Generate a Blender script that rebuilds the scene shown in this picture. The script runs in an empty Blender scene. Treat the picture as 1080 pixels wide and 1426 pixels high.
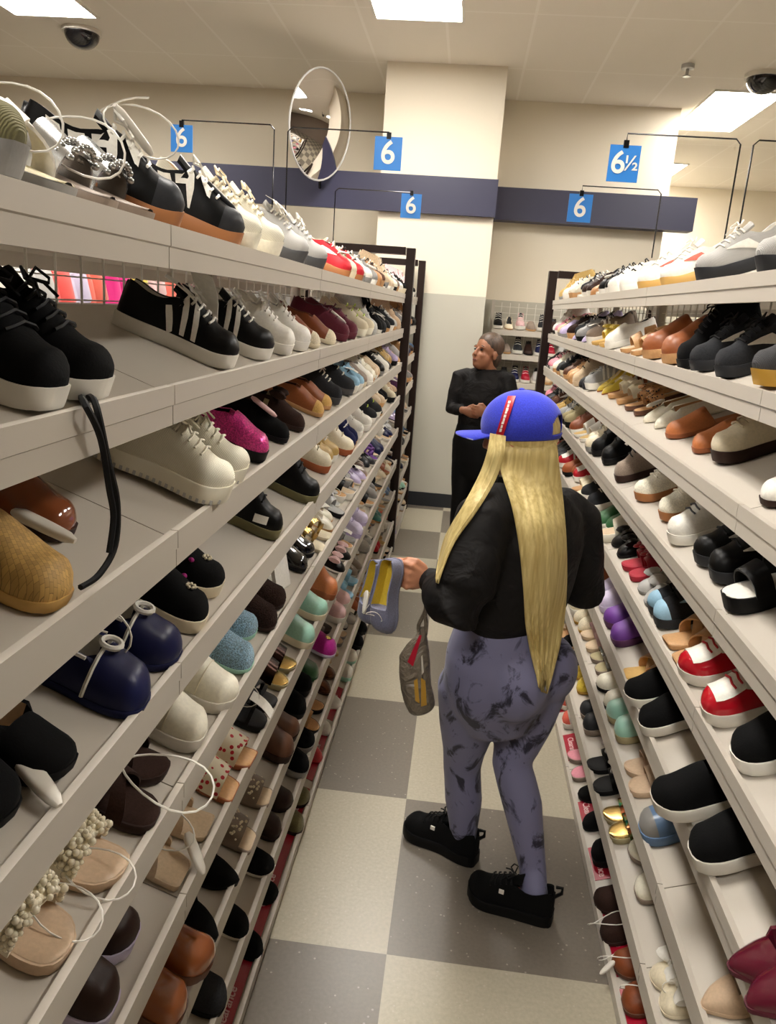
import bpy, math, random
import numpy as np
from mathutils import Vector, Matrix, Quaternion
C = bpy.context.scene.collection
PI = math.pi
rnd = random.Random(7)

# ------------------------------------------------------------------ camera
IW, IH, FPX, CAMH = 1080., 1426., 1075., 1.8
_h = np.array([112., -278., FPX]); Yv = _h / np.linalg.norm(_h)
Xv = np.array([1., .092, 0.]); Xv[2] = -(Xv[0]*_h[0] + Xv[1]*_h[1]) / FPX; Xv /= np.linalg.norm(Xv)
Zv = np.cross(Xv, Yv)
if Zv[1] > 0: Zv = -Zv
RW = np.stack([Xv, Yv, Zv])
def ray(px, py): return RW @ np.array([px-IW/2, py-IH/2, FPX])
def atX(px, py, x):
    d = ray(px, py); t = x/d[0]; return Vector((d[0]*t, d[1]*t, d[2]*t+CAMH))
def atY(px, py, y):
    d = ray(px, py); t = y/d[1]; return Vector((d[0]*t, d[1]*t, d[2]*t+CAMH))
def atZ(px, py, z):
    d = ray(px, py); t = (z-CAMH)/d[2]; return Vector((d[0]*t, d[1]*t, z))
def proj(p):
    c = RW.T @ (np.array(p, float) - np.array([0, 0, CAMH]))
    if c[2] < .05: return None
    return IW/2+FPX*c[0]/c[2], IH/2+FPX*c[1]/c[2]
cd = bpy.data.cameras.new('camera'); cam = bpy.data.objects.new('camera', cd); C.objects.link(cam)
cd.sensor_fit = 'AUTO'; cd.sensor_width = 36; cd.lens = FPX/IH*36; cd.clip_start = .02
m3 = Matrix([[RW[i][0], -RW[i][1], -RW[i][2]] for i in range(3)])
cam.matrix_world = Matrix.Translation((0, 0, CAMH)) @ m3.to_4x4()
bpy.context.scene.camera = cam
vs = bpy.context.scene.view_settings
vs.view_transform = 'Standard'; vs.look = 'None'; vs.gamma = 1; vs.use_curve_mapping = False; vs.exposure = 0.0

# ------------------------------------------------------------------ materials
def s2l(c): return tuple(((v/255)/12.92 if v/255 <= .04045 else ((v/255+.055)/1.055)**2.4) for v in c)
PAL = dict(black=(14,13,14), jet=(7,7,8), white=(232,228,218), cream=(226,214,186), ivory=(236,230,210), offwhite=(214,208,196), grey=(140,138,135), lightgrey=(186,184,180),
  darkgrey=(66,66,68), charcoal=(44,45,48), silver=(176,176,174), navy=(24,28,66), blue=(60,92,150), royal=(42,60,178), paleblue=(150,190,214), skyblue=(138,196,226), denim=(96,124,160),
  teal=(64,138,136), mint=(160,208,188), green=(52,104,62), olive=(112,106,70), khaki=(168,156,118), lime=(196,220,70), yellow=(220,192,66), mustard=(190,146,52), gold=(188,156,92),
  orange=(190,114,66), rust=(160,84,44), tan=(196,150,100), camel=(182,132,84), beige=(208,184,152), nude=(206,178,148), brown=(96,60,40), darkbrown=(50,33,27), chestnut=(132,68,34),
  cognac=(150,84,44), taupe=(138,122,108), red=(190,24,40), crimson=(168,16,44), burgundy=(92,20,40), pink=(222,142,156), palepink=(230,190,190), hotpink=(214,60,140), magenta=(170,24,130), coral=(232,106,88),
  purple=(112,60,150), lavender=(190,176,214), lilac=(206,196,222), plum=(84,40,80), straw=(206,164,92), gum=(166,108,62), pearl=(244,234,208), skin=(196,136,104), skindark=(150,100,72), shelf=(194,186,174))
MATS = {}
def newmat(name):
    m = bpy.data.materials.new(name); m.use_nodes = True
    return m, m.node_tree, m.node_tree.nodes['Principled BSDF']
def nd(nt, t, **kw):
    n = nt.nodes.new(t)
    for k, v in kw.items(): setattr(n, k, v)
    return n
def mat(key):
    """'color' or 'finish:color'"""
    if key in MATS: return MATS[key]
    fin, col = key.split(':') if ':' in key else ('matte', key)
    m, nt, b = newmat(key.replace(':', '_'))
    c = s2l(PAL[col]); L = nt.links
    b.inputs['Base Color'].default_value = (*c, 1); b.inputs['Roughness'].default_value = .62
    tc = nd(nt, 'ShaderNodeTexCoord')
    def bump(src, strength, dist=.002):
        bp = nd(nt, 'ShaderNodeBump'); bp.inputs['Strength'].default_value = strength; bp.inputs['Distance'].default_value = dist
        L.new(src, bp.inputs['Height']); L.new(bp.outputs[0], b.inputs['Normal'])
    def noise(scale, detail=3):
        n = nd(nt, 'ShaderNodeTexNoise'); n.inputs['Scale'].default_value = scale; n.inputs['Detail'].default_value = detail
        L.new(tc.outputs['Object'], n.inputs['Vector']); return n
    def vary(n, lo, hi):
        r = nd(nt, 'ShaderNodeValToRGB'); r.color_ramp.elements[0].position = .35; r.color_ramp.elements[1].position = .65
        r.color_ramp.elements[0].color = (*[min(1, x*lo) for x in c], 1); r.color_ramp.elements[1].color = (*[min(1, x*hi) for x in c], 1)
        L.new(n.outputs[0], r.inputs[0]); L.new(r.outputs[0], b.inputs['Base Color'])
    if fin == 'matte': n = noise(140); vary(n, .95, 1.03); bump(n.outputs[0], .12)
    elif fin == 'leather': b.inputs['Roughness'].default_value = .42; n = noise(160); vary(n, .94, 1.04); bump(n.outputs[0], .12)
    elif fin == 'patent': b.inputs['Roughness'].default_value = .12; b.inputs['Coat Weight'].default_value = .6
    elif fin == 'rubber': b.inputs['Roughness'].default_value = .55
    elif fin == 'satin': b.inputs['Roughness'].default_value = .35; b.inputs['Sheen Weight'].default_value = .3
    elif fin == 'suede': b.inputs['Roughness'].default_value = .95; b.inputs['Sheen Weight'].default_value = .2; n = noise(260); vary(n, .85, 1.12); bump(n.outputs[0], .3)
    elif fin == 'metal': b.inputs['Metallic'].default_value = .9; b.inputs['Roughness'].default_value = .25
    elif fin == 'knit':
        w = nd(nt, 'ShaderNodeTexWave'); w.inputs['Scale'].default_value = 160; w.inputs['Distortion'].default_value = 2
        L.new(tc.outputs['Object'], w.inputs['Vector']); vary(w, .8, 1.1); bump(w.outputs[1], .5); b.inputs['Roughness'].default_value = .9
    elif fin == 'glitter':
        v = nd(nt, 'ShaderNodeTexVoronoi'); v.inputs['Scale'].default_value = 420; L.new(tc.outputs['Object'], v.inputs['Vector'])
        r = nd(nt, 'ShaderNodeMapRange'); r.inputs['To Min'].default_value = .45; r.inputs['To Max'].default_value = 1.5
        L.new(v.outputs['Color'], r.inputs['Value'])
        mx = nd(nt, 'ShaderNodeMix', data_type='RGBA', blend_type='MULTIPLY'); mx.inputs['Factor'].default_value = 1
        mx.inputs[6].default_value = (*c, 1); L.new(r.outputs[0], mx.inputs[7]); L.new(mx.outputs[2], b.inputs['Base Color'])
        b.inputs['Roughness'].default_value = .3; b.inputs['Metallic'].default_value = .35; bump(v.outputs['Color'], .6)
    elif fin == 'straw':
        mp = nd(nt, 'ShaderNodeMapping'); mp.inputs['Rotation'].default_value = (0, 0, .5); L.new(tc.outputs['Object'], mp.inputs['Vector'])
        w1 = nd(nt, 'ShaderNodeTexBrick'); w1.inputs['Scale'].default_value = 60; w1.inputs['Mortar Size'].default_value = .02; w1.inputs['Mortar Smooth'].default_value = 1
        w1.inputs['Color1'].default_value = (*c, 1); w1.inputs['Color2'].default_value = (*[x*.72 for x in c], 1); w1.inputs['Mortar'].default_value = (*[x*.32 for x in c], 1)
        w1.inputs['Brick Width'].default_value = .4; w1.inputs['Row Height'].default_value = .3
        L.new(mp.outputs[0], w1.inputs['Vector']); L.new(w1.outputs[0], b.inputs['Base Color']); bump(w1.outputs[1], -.8, .003)
    elif fin == 'fur': b.inputs['Roughness'].default_value = 1; b.inputs['Sheen Weight'].default_value = .4; n = noise(320, 6); vary(n, .5, 1.5); bump(n.outputs[0], 1, .01)
    elif fin == 'holo':
        b.inputs['Metallic'].default_value = .9; b.inputs['Roughness'].default_value = .18
        n = noise(26, 1); r = nd(nt, 'ShaderNodeValToRGB'); cr = r.color_ramp
        cr.elements[0].position = .3; cr.elements[0].color = (.2, .12, .6, 1); cr.elements[1].position = .7; cr.elements[1].color = (.7, .6, .1, 1)
        e = cr.elements.new(.45); e.color = (.1, .7, .3, 1); e = cr.elements.new(.58); e.color = (.8, .2, .1, 1)
        L.new(n.outputs[0], r.inputs[0]); L.new(r.outputs[0], b.inputs['Base Color'])
    elif fin == 'leopard' or fin == 'cherry':
        v = nd(nt, 'ShaderNodeTexVoronoi'); v.inputs['Scale'].default_value = 85 if fin == 'leopard' else 70; L.new(tc.outputs['Object'], v.inputs['Vector'])
        r = nd(nt, 'ShaderNodeValToRGB'); cr = r.color_ramp; cr.interpolation = 'CONSTANT'
        spot = (.02, .012, .01, 1) if fin == 'leopard' else (.5, .01, .02, 1)
        cr.elements[0].color = spot; cr.elements[1].position = .34; cr.elements[1].color = (*c, 1)
        L.new(v.outputs['Distance'], r.inputs[0]); L.new(r.outputs[0], b.inputs['Base Color'])
    elif fin == 'plastic': b.inputs['Roughness'].default_value = .3
    elif fin == 'paint': b.inputs['Roughness'].default_value = .4
    elif fin == 'skin': b.inputs['Roughness'].default_value = .5; b.inputs['Subsurface Weight'].default_value = .1; b.inputs['Subsurface Radius'].default_value = (.01, .004, .002)
    if sum(c) < .09 and fin not in ('patent', 'metal'): b.inputs['Specular IOR Level'].default_value = .22; b.inputs['Sheen Weight'].default_value = 0
    MATS[key] = m
    return m
def emat(name, col, strength):
    m, nt, b = newmat(name); b.inputs['Base Color'].default_value = (.8, .8, .8, 1)
    b.inputs['Emission Color'].default_value = (*col, 1); b.inputs['Emission Strength'].default_value = strength
    return m

# ------------------------------------------------------------------ mesh helpers
class MB:
    def __init__(s): s.v = []; s.f = []
    def add(s, v, f):
        o = len(s.v); s.v += [tuple(p) for p in v]; s.f += [tuple(i+o for i in q) for q in f]
    def grid(s, P, cu=False, cv=False, cap0=False, cap1=False):
        """P: rows of points; cu closes rows direction, cv closes columns"""
        n, m = len(P), len(P[0]); v = [p for r in P for p in r]; f = []
        for i in range(n if cu else n-1):
            for j in range(m if cv else m-1):
                a = i*m+j; b = i*m+(j+1) % m; c = ((i+1) % n)*m+(j+1) % m; d = ((i+1) % n)*m+j
                f.append((a, b, c, d))
        if cap0: f.append(tuple(reversed(range(m))))
        if cap1: f.append(tuple((n-1)*m+j for j in range(m)))
        s.add(v, f)
    def box(s, c, sz, rot=None):
        c = Vector(c); v = []
        for x in (-.5, .5):
            for y in (-.5, .5):
                for z in (-.5, .5):
                    p = Vector((x*sz[0], y*sz[1], z*sz[2]))
                    if rot is not None: p = rot @ p
                    v.append(c+p)
        s.add(v, [(0, 1, 3, 2), (4, 6, 7, 5), (0, 4, 5, 1), (2, 3, 7, 6), (0, 2, 6, 4), (1, 5, 7, 3)])
    def ell(s, c, r, rot=None, nu=10, nv=14, power=1.0):
        c = Vector(c); P = []
        for i in range(nu+1):
            a = -PI/2+PI*i/nu; row = []
            for j in range(nv):
                b = 2*PI*j/nv; x, y = math.cos(b), math.sin(b)
                if power != 1: x = math.copysign(abs(x)**power, x); y = math.copysign(abs(y)**power, y)
                ca = max(.001, math.cos(a)); p = Vector((r[0]*ca*x, r[1]*ca*y, r[2]*math.sin(a)))
                if rot is not None: p = rot @ p
                row.append(c+p)
            P.append(row)
        s.grid(P, cv=True, cap0=True, cap1=True)
    def tube(s, pts, r, n=6, closed=False, caps=True):
        pts = [Vector(p) for p in pts]; N = len(pts); P = []; up = None
        rs = r if isinstance(r, (list, tuple)) else [r]*N
        for i, p in enumerate(pts):
            a = pts[(i-1) % N] if (closed or i > 0) else p; b = pts[(i+1) % N] if (closed or i < N-1) else p
            t = (b-a).normalized() if (b-a).length > 1e-9 else Vector((0, 0, 1))
            if up is None: up = t.orthogonal().normalized()
            up = (up - t*up.dot(t)); up = up.normalized() if up.length > 1e-6 else t.orthogonal().normalized()
            sd = t.cross(up)
            P.append([p + (up*math.cos(2*PI*k/n)+sd*math.sin(2*PI*k/n))*rs[i] for k in range(n)])
        s.grid(P, cu=closed, cv=True, cap0=caps and not closed, cap1=caps and not closed)
    def limb(s, pts, lat, n=20, caps=True):
        """pts: (centre, r_lateral, r_depth); lat: lateral direction; rounded closed loft"""
        lat = Vector(lat).normalized(); cs = [Vector(p[0]) for p in pts]; N = len(pts); rows = []
        for i, (c, a, b) in enumerate(pts):
            t = (cs[min(i+1, N-1)]-cs[max(i-1, 0)]).normalized()
            l = (lat-t*lat.dot(t)).normalized(); d = t.cross(l)
            rows.append((Vector(c), l, d, a, b, t))
        P = []
        def ring(c, l, d, a, b): return [c+l*(a*math.cos(2*PI*k/n))+d*(b*math.sin(2*PI*k/n)) for k in range(n)]
        c, l, d, a, b, t = rows[0]; q = min(a, b)
        if caps: P += [ring(c-t*q*.7*math.sin(w), l, d, a*max(.05, math.cos(w)), b*max(.05, math.cos(w))) for w in (1.5, 1.1, .6)]
        for c, l, d, a, b, t in rows: P.append(ring(c, l, d, a, b))
        c, l, d, a, b, t = rows[-1]; q = min(a, b)
        if caps: P += [ring(c+t*q*.7*math.sin(w), l, d, a*max(.05, math.cos(w)), b*max(.05, math.cos(w))) for w in (.6, 1.1, 1.5)]
        s.grid(P, cv=True, cap0=True, cap1=True)
    def prism(s, poly, axis, a, b):
        """poly in 2D (the other two axes in order) swept along axis from a to b"""
        n = len(poly)
        def mk(p, t):
            q = list(p); q.insert(axis, t); return q
        v = [mk(p, a) for p in poly]+[mk(p, b) for p in poly]
        f = [tuple(range(n)), tuple(reversed(range(n, 2*n)))]+[(i, i+n, (i+1) % n+n, (i+1) % n) for i in range(n)]
        s.add(v, f)
    def mesh(s, name, smooth=True):
        me = bpy.data.meshes.new(name); me.from_pydata(s.v, [], s.f); me.update()
        import bmesh
        bm = bmesh.new(); bm.from_mesh(me); bmesh.ops.recalc_face_normals(bm, faces=bm.faces)
        bm.to_mesh(me); bm.free()
        if smooth:
            me.polygons.foreach_set('use_smooth', [True]*len(me.polygons))
            try: me.set_sharp_from_angle(angle=math.radians(50))
            except Exception: pass
        return me
    def build(s, name, m, parent=None, smooth=True, mw=None):
        return link(name, s.mesh(name, smooth), m, parent, mw)
def link(name, me, m, parent=None, mw=None):
    o = bpy.data.objects.new(name, me); C.objects.link(o)
    m = mat(m) if isinstance(m, str) else m
    if len(me.materials) == 0: me.materials.append(m)
    o.material_slots[0].link = 'OBJECT'; o.material_slots[0].material = m
    if parent is not None: o.parent = parent
    if mw is not None: o.matrix_local = mw
    return o
def empty(name, mw=None, parent=None):
    o = bpy.data.objects.new(name, None); C.objects.link(o); o.empty_display_size = .05
    if parent is not None: o.parent = parent
    if mw is not None: o.matrix_local = mw
    return o
def tag(o, label=None, cat=None, group=None, kind=None):
    for k, v in (('label', label), ('category', cat), ('group', group), ('kind', kind)):
        if v: o[k] = v
    return o
def remesh(mb, name, voxel, smooth=6, factor=.5):
    """one continuous surface around everything in mb"""
    me = mb.mesh(name); o = bpy.data.objects.new(name, me); C.objects.link(o)
    r = o.modifiers.new('r', 'REMESH'); r.mode = 'VOXEL'; r.voxel_size = voxel
    s_ = o.modifiers.new('s', 'SMOOTH'); s_.iterations = smooth; s_.factor = factor
    dg = bpy.context.evaluated_depsgraph_get(); out = bpy.data.meshes.new_from_object(o.evaluated_get(dg))
    bpy.data.objects.remove(o); bpy.data.meshes.remove(me); out.name = name
    out.polygons.foreach_set('use_smooth', [True]*len(out.polygons)); out.materials.clear()
    return out
# ------------------------------------------------------------------ room
CEIL = 3.77; YP = 7.12; YW = 8.15; ZT = 1.94
def wallmat():
    m, nt, b = newmat('two_tone_wall_paint'); L = nt.links
    g = nd(nt, 'ShaderNodeNewGeometry'); sx = nd(nt, 'ShaderNodeSeparateXYZ'); L.new(g.outputs['Position'], sx.inputs[0])
    c = nd(nt, 'ShaderNodeMath', operation='GREATER_THAN'); c.inputs[1].default_value = ZT; L.new(sx.outputs[2], c.inputs[0])
    mx = nd(nt, 'ShaderNodeMix', data_type='RGBA'); mx.inputs[6].default_value = (*s2l((190, 186, 172)), 1); mx.inputs[7].default_value = (*s2l((236, 226, 206)), 1)
    L.new(c.outputs[0], mx.inputs[0]); L.new(mx.outputs[2], b.inputs['Base Color']); b.inputs['Roughness'].default_value = .7
    return m
WM = wallmat()
def floormat():
    m, nt, b = newmat('checkered_vinyl_floor'); L = nt.links
    g = nd(nt, 'ShaderNodeNewGeometry'); mp = nd(nt, 'ShaderNodeMapping'); mp.inputs['Location'].default_value = (.065/.738+10, -1.825/.738+10, .5)
    mp.inputs['Scale'].default_value = (1/.738, 1/.738, 0); L.new(g.outputs['Position'], mp.inputs['Vector'])
    ck = nd(nt, 'ShaderNodeTexChecker'); ck.inputs['Scale'].default_value = 1
    ck.inputs['Color1'].default_value = (*s2l((176, 168, 148)), 1); ck.inputs['Color2'].default_value = (*s2l((114, 106, 95)), 1); L.new(mp.outputs[0], ck.inputs['Vector'])
    n = nd(nt, 'ShaderNodeTexNoise'); n.inputs['Scale'].default_value = 90; n.inputs['Detail'].default_value = 4; L.new(g.outputs['Position'], n.inputs['Vector'])
    r = nd(nt, 'ShaderNodeMapRange'); r.inputs['To Min'].default_value = .8; r.inputs['To Max'].default_value = 1.18; L.new(n.outputs[0], r.inputs['Value'])
    mx = nd(nt, 'ShaderNodeMix', data_type='RGBA', blend_type='MULTIPLY'); mx.inputs['Factor'].default_value = 1; L.new(ck.outputs[0], mx.inputs[6]); L.new(r.outputs[0], mx.inputs[7])
    v = nd(nt, 'ShaderNodeTexVoronoi'); v.inputs['Scale'].default_value = 34; L.new(g.outputs['Position'], v.inputs['Vector'])
    lt = nd(nt, 'ShaderNodeMath', operation='LESS_THAN'); lt.inputs[1].default_value = .11; L.new(v.outputs['Distance'], lt.inputs[0])
    ml = nd(nt, 'ShaderNodeMath', operation='MULTIPLY'); ml.inputs[1].default_value = .35; L.new(lt.outputs[0], ml.inputs[0])
    m2 = nd(nt, 'ShaderNodeMix', data_type='RGBA'); m2.inputs[7].default_value = (*s2l((200, 192, 178)), 1); L.new(ml.outputs[0], m2.inputs[0]); L.new(mx.outputs[2], m2.inputs[6])
    L.new(m2.outputs[2], b.inputs['Base Color']); b.inputs['Roughness'].default_value = .32
    return m
def struct(name, mb, m): return tag(mb.build(name, m, smooth=False), kind='structure')
def slab(name, lo, hi, m):
    b = MB(); b.box([(lo[i]+hi[i])/2 for i in range(3)], [hi[i]-lo[i] for i in range(3)]); return struct(name, b, m)
slab('floor', (-9, -5, -.1), (9, 14, 0), floormat())
def ceilmat():
    m, nt, b = newmat('ceiling_tiles'); L = nt.links
    g = nd(nt, 'ShaderNodeNewGeometry'); br = nd(nt, 'ShaderNodeTexBrick'); br.offset = 0
    mp = nd(nt, 'ShaderNodeMapping'); mp.inputs['Location'].default_value = (1.56, .15, 0); L.new(g.outputs['Position'], mp.inputs['Vector']); L.new(mp.outputs[0], br.inputs['Vector'])
    br.inputs['Scale'].default_value = 1; br.inputs['Brick Width'].default_value = .61; br.inputs['Row Height'].default_value = 1.22; br.inputs['Mortar Size'].default_value = .011
    for k, c in (('Color1', (238, 231, 219)), ('Color2', (239, 232, 220)), ('Mortar', (246, 240, 230))): br.inputs[k].default_value = (*s2l(c), 1)
    L.new(br.outputs[0], b.inputs['Base Color']); b.inputs['Roughness'].default_value = .9; return m
slab('ceiling', (-9, -5, CEIL), (9, 14, CEIL+.1), ceilmat())
slab('wall_back', (-9, YW, 0), (1.80, YW+.2, CEIL), WM)
slab('wall_side', (1.62, YW+.2, 0), (1.80, 12.5, CEIL), WM)
slab('wall_far', (1.80, 12.4, 0), (9, 12.6, CEIL), WM)
HID = mat('taupe')
slab('wall_left', (-9.1, -5, 0), (-9, 14, CEIL), HID)
slab('wall_right', (9, -5, 0), (9.1, 14, CEIL), HID)
slab('wall_front', (-9, -5.1, 0), (9, -5, CEIL), HID)
pl = slab('pillar', (-.86, YP, 0), (.14, YW, CEIL), WM)
slab('baseboard_pillar', (-.87, YP-.012, 0), (.15, YP, .13), mat('rubber:charcoal'))
slab('baseboard_back', (.15, YW-.012, 0), (1.80, YW, .13), mat('rubber:charcoal'))
slab('trim_door_panel', (-2.6, YW-.03, 0), (-1.02, YW, 2.36), mat('paint:lightgrey'))
# navy signage fascia
NAVY = 'paint:navyband'; PAL['navyband'] = (50, 50, 74)
a = atY(694, 250, 7.06); b0 = atY(694, 303, 7.06)
f1 = slab('trim_1', (-4.6, 7.06, b0.z), (a.x, 7.115, a.z), mat(NAVY))
a = atY(972, 272, 7.95); c_ = atY(700, 264, 7.95); b0 = atY(968, 321, 7.95)
f2 = slab('trim_2', (.145, 7.95, b0.z-.01), (a.x, 8.148, (a.z+c_.z)/2), mat(NAVY))

# ------------------------------------------------------------------ ceiling fixtures
EM = emat('light_diffuser', (1, .953, .885), 24.0)
def troffer(x, y, lx, ly, label):
    t = tag(empty('ceiling_light', Matrix.Translation((x, y, CEIL))), label, 'ceiling light', 'ceiling light panels')
    f = MB(); w = .02
    for (cx, cy, sx, sy) in ((0, ly/2, lx+w, w), (0, -ly/2, lx+w, w), (lx/2, 0, w, ly-w), (-lx/2, 0, w, ly-w)): f.box((cx, cy, -.008), (sx, sy, .014))
    f.build('frame', 'paint:white', t, False)
    d = MB(); d.box((0, 0, -.004), (lx-w, ly-w, .006)); d.build('diffuser', EM, t, False)
troffer(-3.32, 5.75, .66, 1.2, 'bright ceiling light panel above the black-and-white sneakers, beside the black dome')
troffer(-.53, 5.5, .62, 1.24, 'bright ceiling light panel cut by the picture top, straight above the pillar')
troffer(2.2, 8.2, .58, 1.42, 'bright ceiling light panel past the wall corner, under the second black dome')
troffer(2.25, 11.3, .6, 1.2, 'small far ceiling light panel half hidden by the wall corner')
for i, (x, y) in enumerate([(-3.3, 2.2), (-.5, 2.2), (2.3, 2.2), (2.2, 5.2), (-.5, -1.2)]):  # unseen panels; the rearmost is added to brighten the near lower shelves
    troffer(x, y, .62, 1.24, 'ceiling light panel of the row overhead, out of the frame')
def dome(x, y, r, label):
    t = tag(empty('security_camera', Matrix.Translation((x, y, CEIL))), label, 'security camera', 'ceiling security domes')
    b = MB(); P = []
    for i in range(9):
        a = PI/2*i/8; P.append([(r*math.cos(a)*math.cos(2*PI*k/24)+.0, r*math.cos(a)*math.sin(2*PI*k/24), -.03-r*.85*math.sin(a)) for k in range(24)])
    b.grid(P, cv=True, cap0=True, cap1=True); b.build('dome', 'patent:black', t)
    b = MB(); b.tube([(0, 0, -.001), (0, 0, -.032)], r*1.12, 24); b.build('base', 'plastic:offwhite', t)
p = atZ(118, 44, CEIL); dome(p.x, p.y-.05, .135, 'black dome camera on the ceiling beside the corner light panel')
p = atZ(1062, 106, CEIL); dome(p.x, p.y-.05, .135, 'black dome camera on the ceiling over the panel past the wall corner')
t = tag(empty('sprinkler_head', Matrix.Translation(atZ(958, 90, CEIL))), 'tiny white sprinkler head on the bare ceiling', 'sprinkler')
b = MB(); b.tube([(0, 0, 0), (0, 0, -.03)], .05, 16); b.build('plate', 'paint:lightgrey', t)
b = MB(); b.tube([(0, 0, -.03), (0, 0, -.08)], .012, 8); b.tube([(0, 0, -.08), (0, 0, -.086)], .03, 12); b.build('nozzle', 'metal:silver', t)

# ------------------------------------------------------------------ convex mirror
mc = atY(447, 175, 6.75); nrm = Vector((.90, -.42, -.12)).normalized()
q = nrm.to_track_quat('Z', 'Y')
t = tag(empty('convex_mirror', Matrix.Translation(mc) @ q.to_matrix().to_4x4()), 'round convex security mirror hung above the navy fascia, left of pillar', 'mirror')
t['label'] = 'round convex security mirror hung in front of the navy fascia'
RM = .41; b = MB(); P = []; RS = .75
for i in range(14):
    r = RM*i/13+.0005; P.append([(r*math.cos(2*PI*k/40), r*math.sin(2*PI*k/40), math.sqrt(RS*RS-r*r)-math.sqrt(RS*RS-RM*RM)) for k in range(40)])
b.grid(P, cv=True, cap0=True); mm, nt, bs = newmat('mirror_glass'); bs.inputs['Metallic'].default_value = 1; bs.inputs['Roughness'].default_value = .03; bs.inputs['Base Color'].default_value = (.82, .8, .8, 1)
b.build('mirror_face', mm, t)
b = MB(); b.tube([(RM*math.cos(2*PI*k/40), RM*math.sin(2*PI*k/40), 0) for k in range(40)], .008, 6, closed=True); b.build('rim', 'plastic:lightgrey', t)
b = MB(); b.tube([(0, 0, 0), (0, 0, -.06)], .07, 16); b.build('bracket', 'plastic:charcoal', t)
arm = MB(); inv = (Matrix.Translation(mc) @ q.to_matrix().to_4x4()).inverted()
tgt = Vector((mc.x-.05, 7.06, 2.75)); arm.tube([(0, 0, -.05), inv @ Vector((mc.x-.02, mc.y+.12, mc.z-.28)), inv @ tgt], .012, 8); arm.build('arm', 'metal:darkgrey', t)

# ------------------------------------------------------------------ size signs on wire arms
def text_mesh(name, body, size, off, m, parent, mw):
    cu = bpy.data.curves.new(name, 'FONT'); cu.body = body; cu.align_x = 'CENTER'; cu.align_y = 'CENTER'; cu.size = size; cu.extrude = .001; cu.offset = off
    o = bpy.data.objects.new(name, cu); C.objects.link(o); dg = bpy.context.evaluated_depsgraph_get(); dg.update()
    me = bpy.data.meshes.new_from_object(o.evaluated_get(dg)); bpy.data.objects.remove(o); me.materials.clear(); me.name = name
    return link(name, me, m, parent, mw)
def sign(ps, Y, pole, arm_px, text, label, dz=0):
    """ps: sign px centre,size; pole: px of pole foot; arm_px: px of arm corner"""
    c = atY(ps[0], ps[1], Y); w = (atY(ps[0]+ps[2]/2, ps[1], Y)-atY(ps[0]-ps[2]/2, ps[1], Y)).length
    h = w*1.13; t = tag(empty('size_sign', Matrix.Translation(c)), label, 'sign', 'blue size signs over the racks')
    b = MB(); b.box((0, 0, 0), (w, .006, h)); b.build('plate', 'paint:signblue', t, False)
    RX = Matrix.Rotation(PI/2, 4, 'X'); half = text == '6½'
    text_mesh('numeral', '6', h*(.86 if half else .98), h*.012, 'paint:white', t, Matrix.Translation((-w*.19 if half else 0, -.0055, 0)) @ RX)
    if half: text_mesh('fraction', '½', h*.56, h*.006, 'paint:white', t, Matrix.Translation((w*.25, -.0055, 0)) @ RX)
    k = atY(*arm_px, Y)-c; f = atY(*pole, Y)-c; f = Vector((k.x, 0, f.z))
    wr = MB(); wr.tube([f, Vector((k.x, 0, k.z-.02)), Vector((k.x+math.copysign(.02, -k.x), 0, k.z)), Vector((0, 0, k.z)), Vector((0, 0, h/2))], .0035, 6); wr.build('wire_arm', 'metal:darkgrey', t)
    cl = MB(); cl.box((0, 0, h/2+.004), (.022, .014, .03)); cl.build('clip', 'plastic:black', t)
PAL['signblue'] = (44, 124, 204)
sign((540, 214, 38), 4.15, (400, 300), (401, 177), '6', 'larger blue 6 sign hanging before the pillar above the fascia')
sign((572, 287, 28), 5.45, (466, 345), (467, 262), '6', 'small blue 6 sign on the navy fascia over the dark rack frame')
sign((807, 290, 33), 4.75, (917, 360), (921, 265), '6', 'blue 6 sign on the navy fascia over the rack behind the blonde')
sign((868, 228, 43), 3.65, (1012, 350), (1032, 194), '6½', 'blue 6½ sign hanging from a wire beside the far ceiling light')
sign((253, 193, 30), 4.15, (383, 290), (382, 174), '6', 'blue sign peeking between black-and-white sneakers on the top shelf')
sign((1105, 235, 40), 3.65, (1030, 350), (1050, 195), '6', 'blue sign on the wire arm cut by the picture edge')
# ------------------------------------------------------------------ shoe racks
RISE, DEP, LIPH = .115, .33, .062
def lipx(sd, k): return -(.45-.005*k) if sd == 'L' else .605-.005*k
def lipz(sd, k): return (1.895 if sd == 'L' else 1.925)-.235*k + (.03 if (k == 8 and sd == 'L') else 0)
def inw(sd): return -1 if sd == 'L' else 1
SLOPE = RISE/(DEP-.012)
def surf(sd, k, x): return lipz(sd, k)-.012+(abs(x-lipx(sd, k))-.012)*SLOPE
SH = 'paint:shelf'
def tray(sd, k, y0, y1, root, back=False):
    z = lipz(sd, k); x = lipx(sd, k); i = inw(sd); low = max(z-LIPH, .001)
    if back: x = x+i*.72; i = -i
    pr = [(0, low), (0, z-.032), (-.003, z-.030), (-.003, z), (.010, z), (.012, z-.012), (DEP, z-.012+RISE), (DEP, z-.022+RISE), (.016, max(z-.024, .002)), (.014, low)]
    b = MB(); b.prism([(x+i*d, zz) for d, zz in pr], 1, y0+.0015, y1-.0015); b.build('shelf_tray', SH, root, False)
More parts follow.
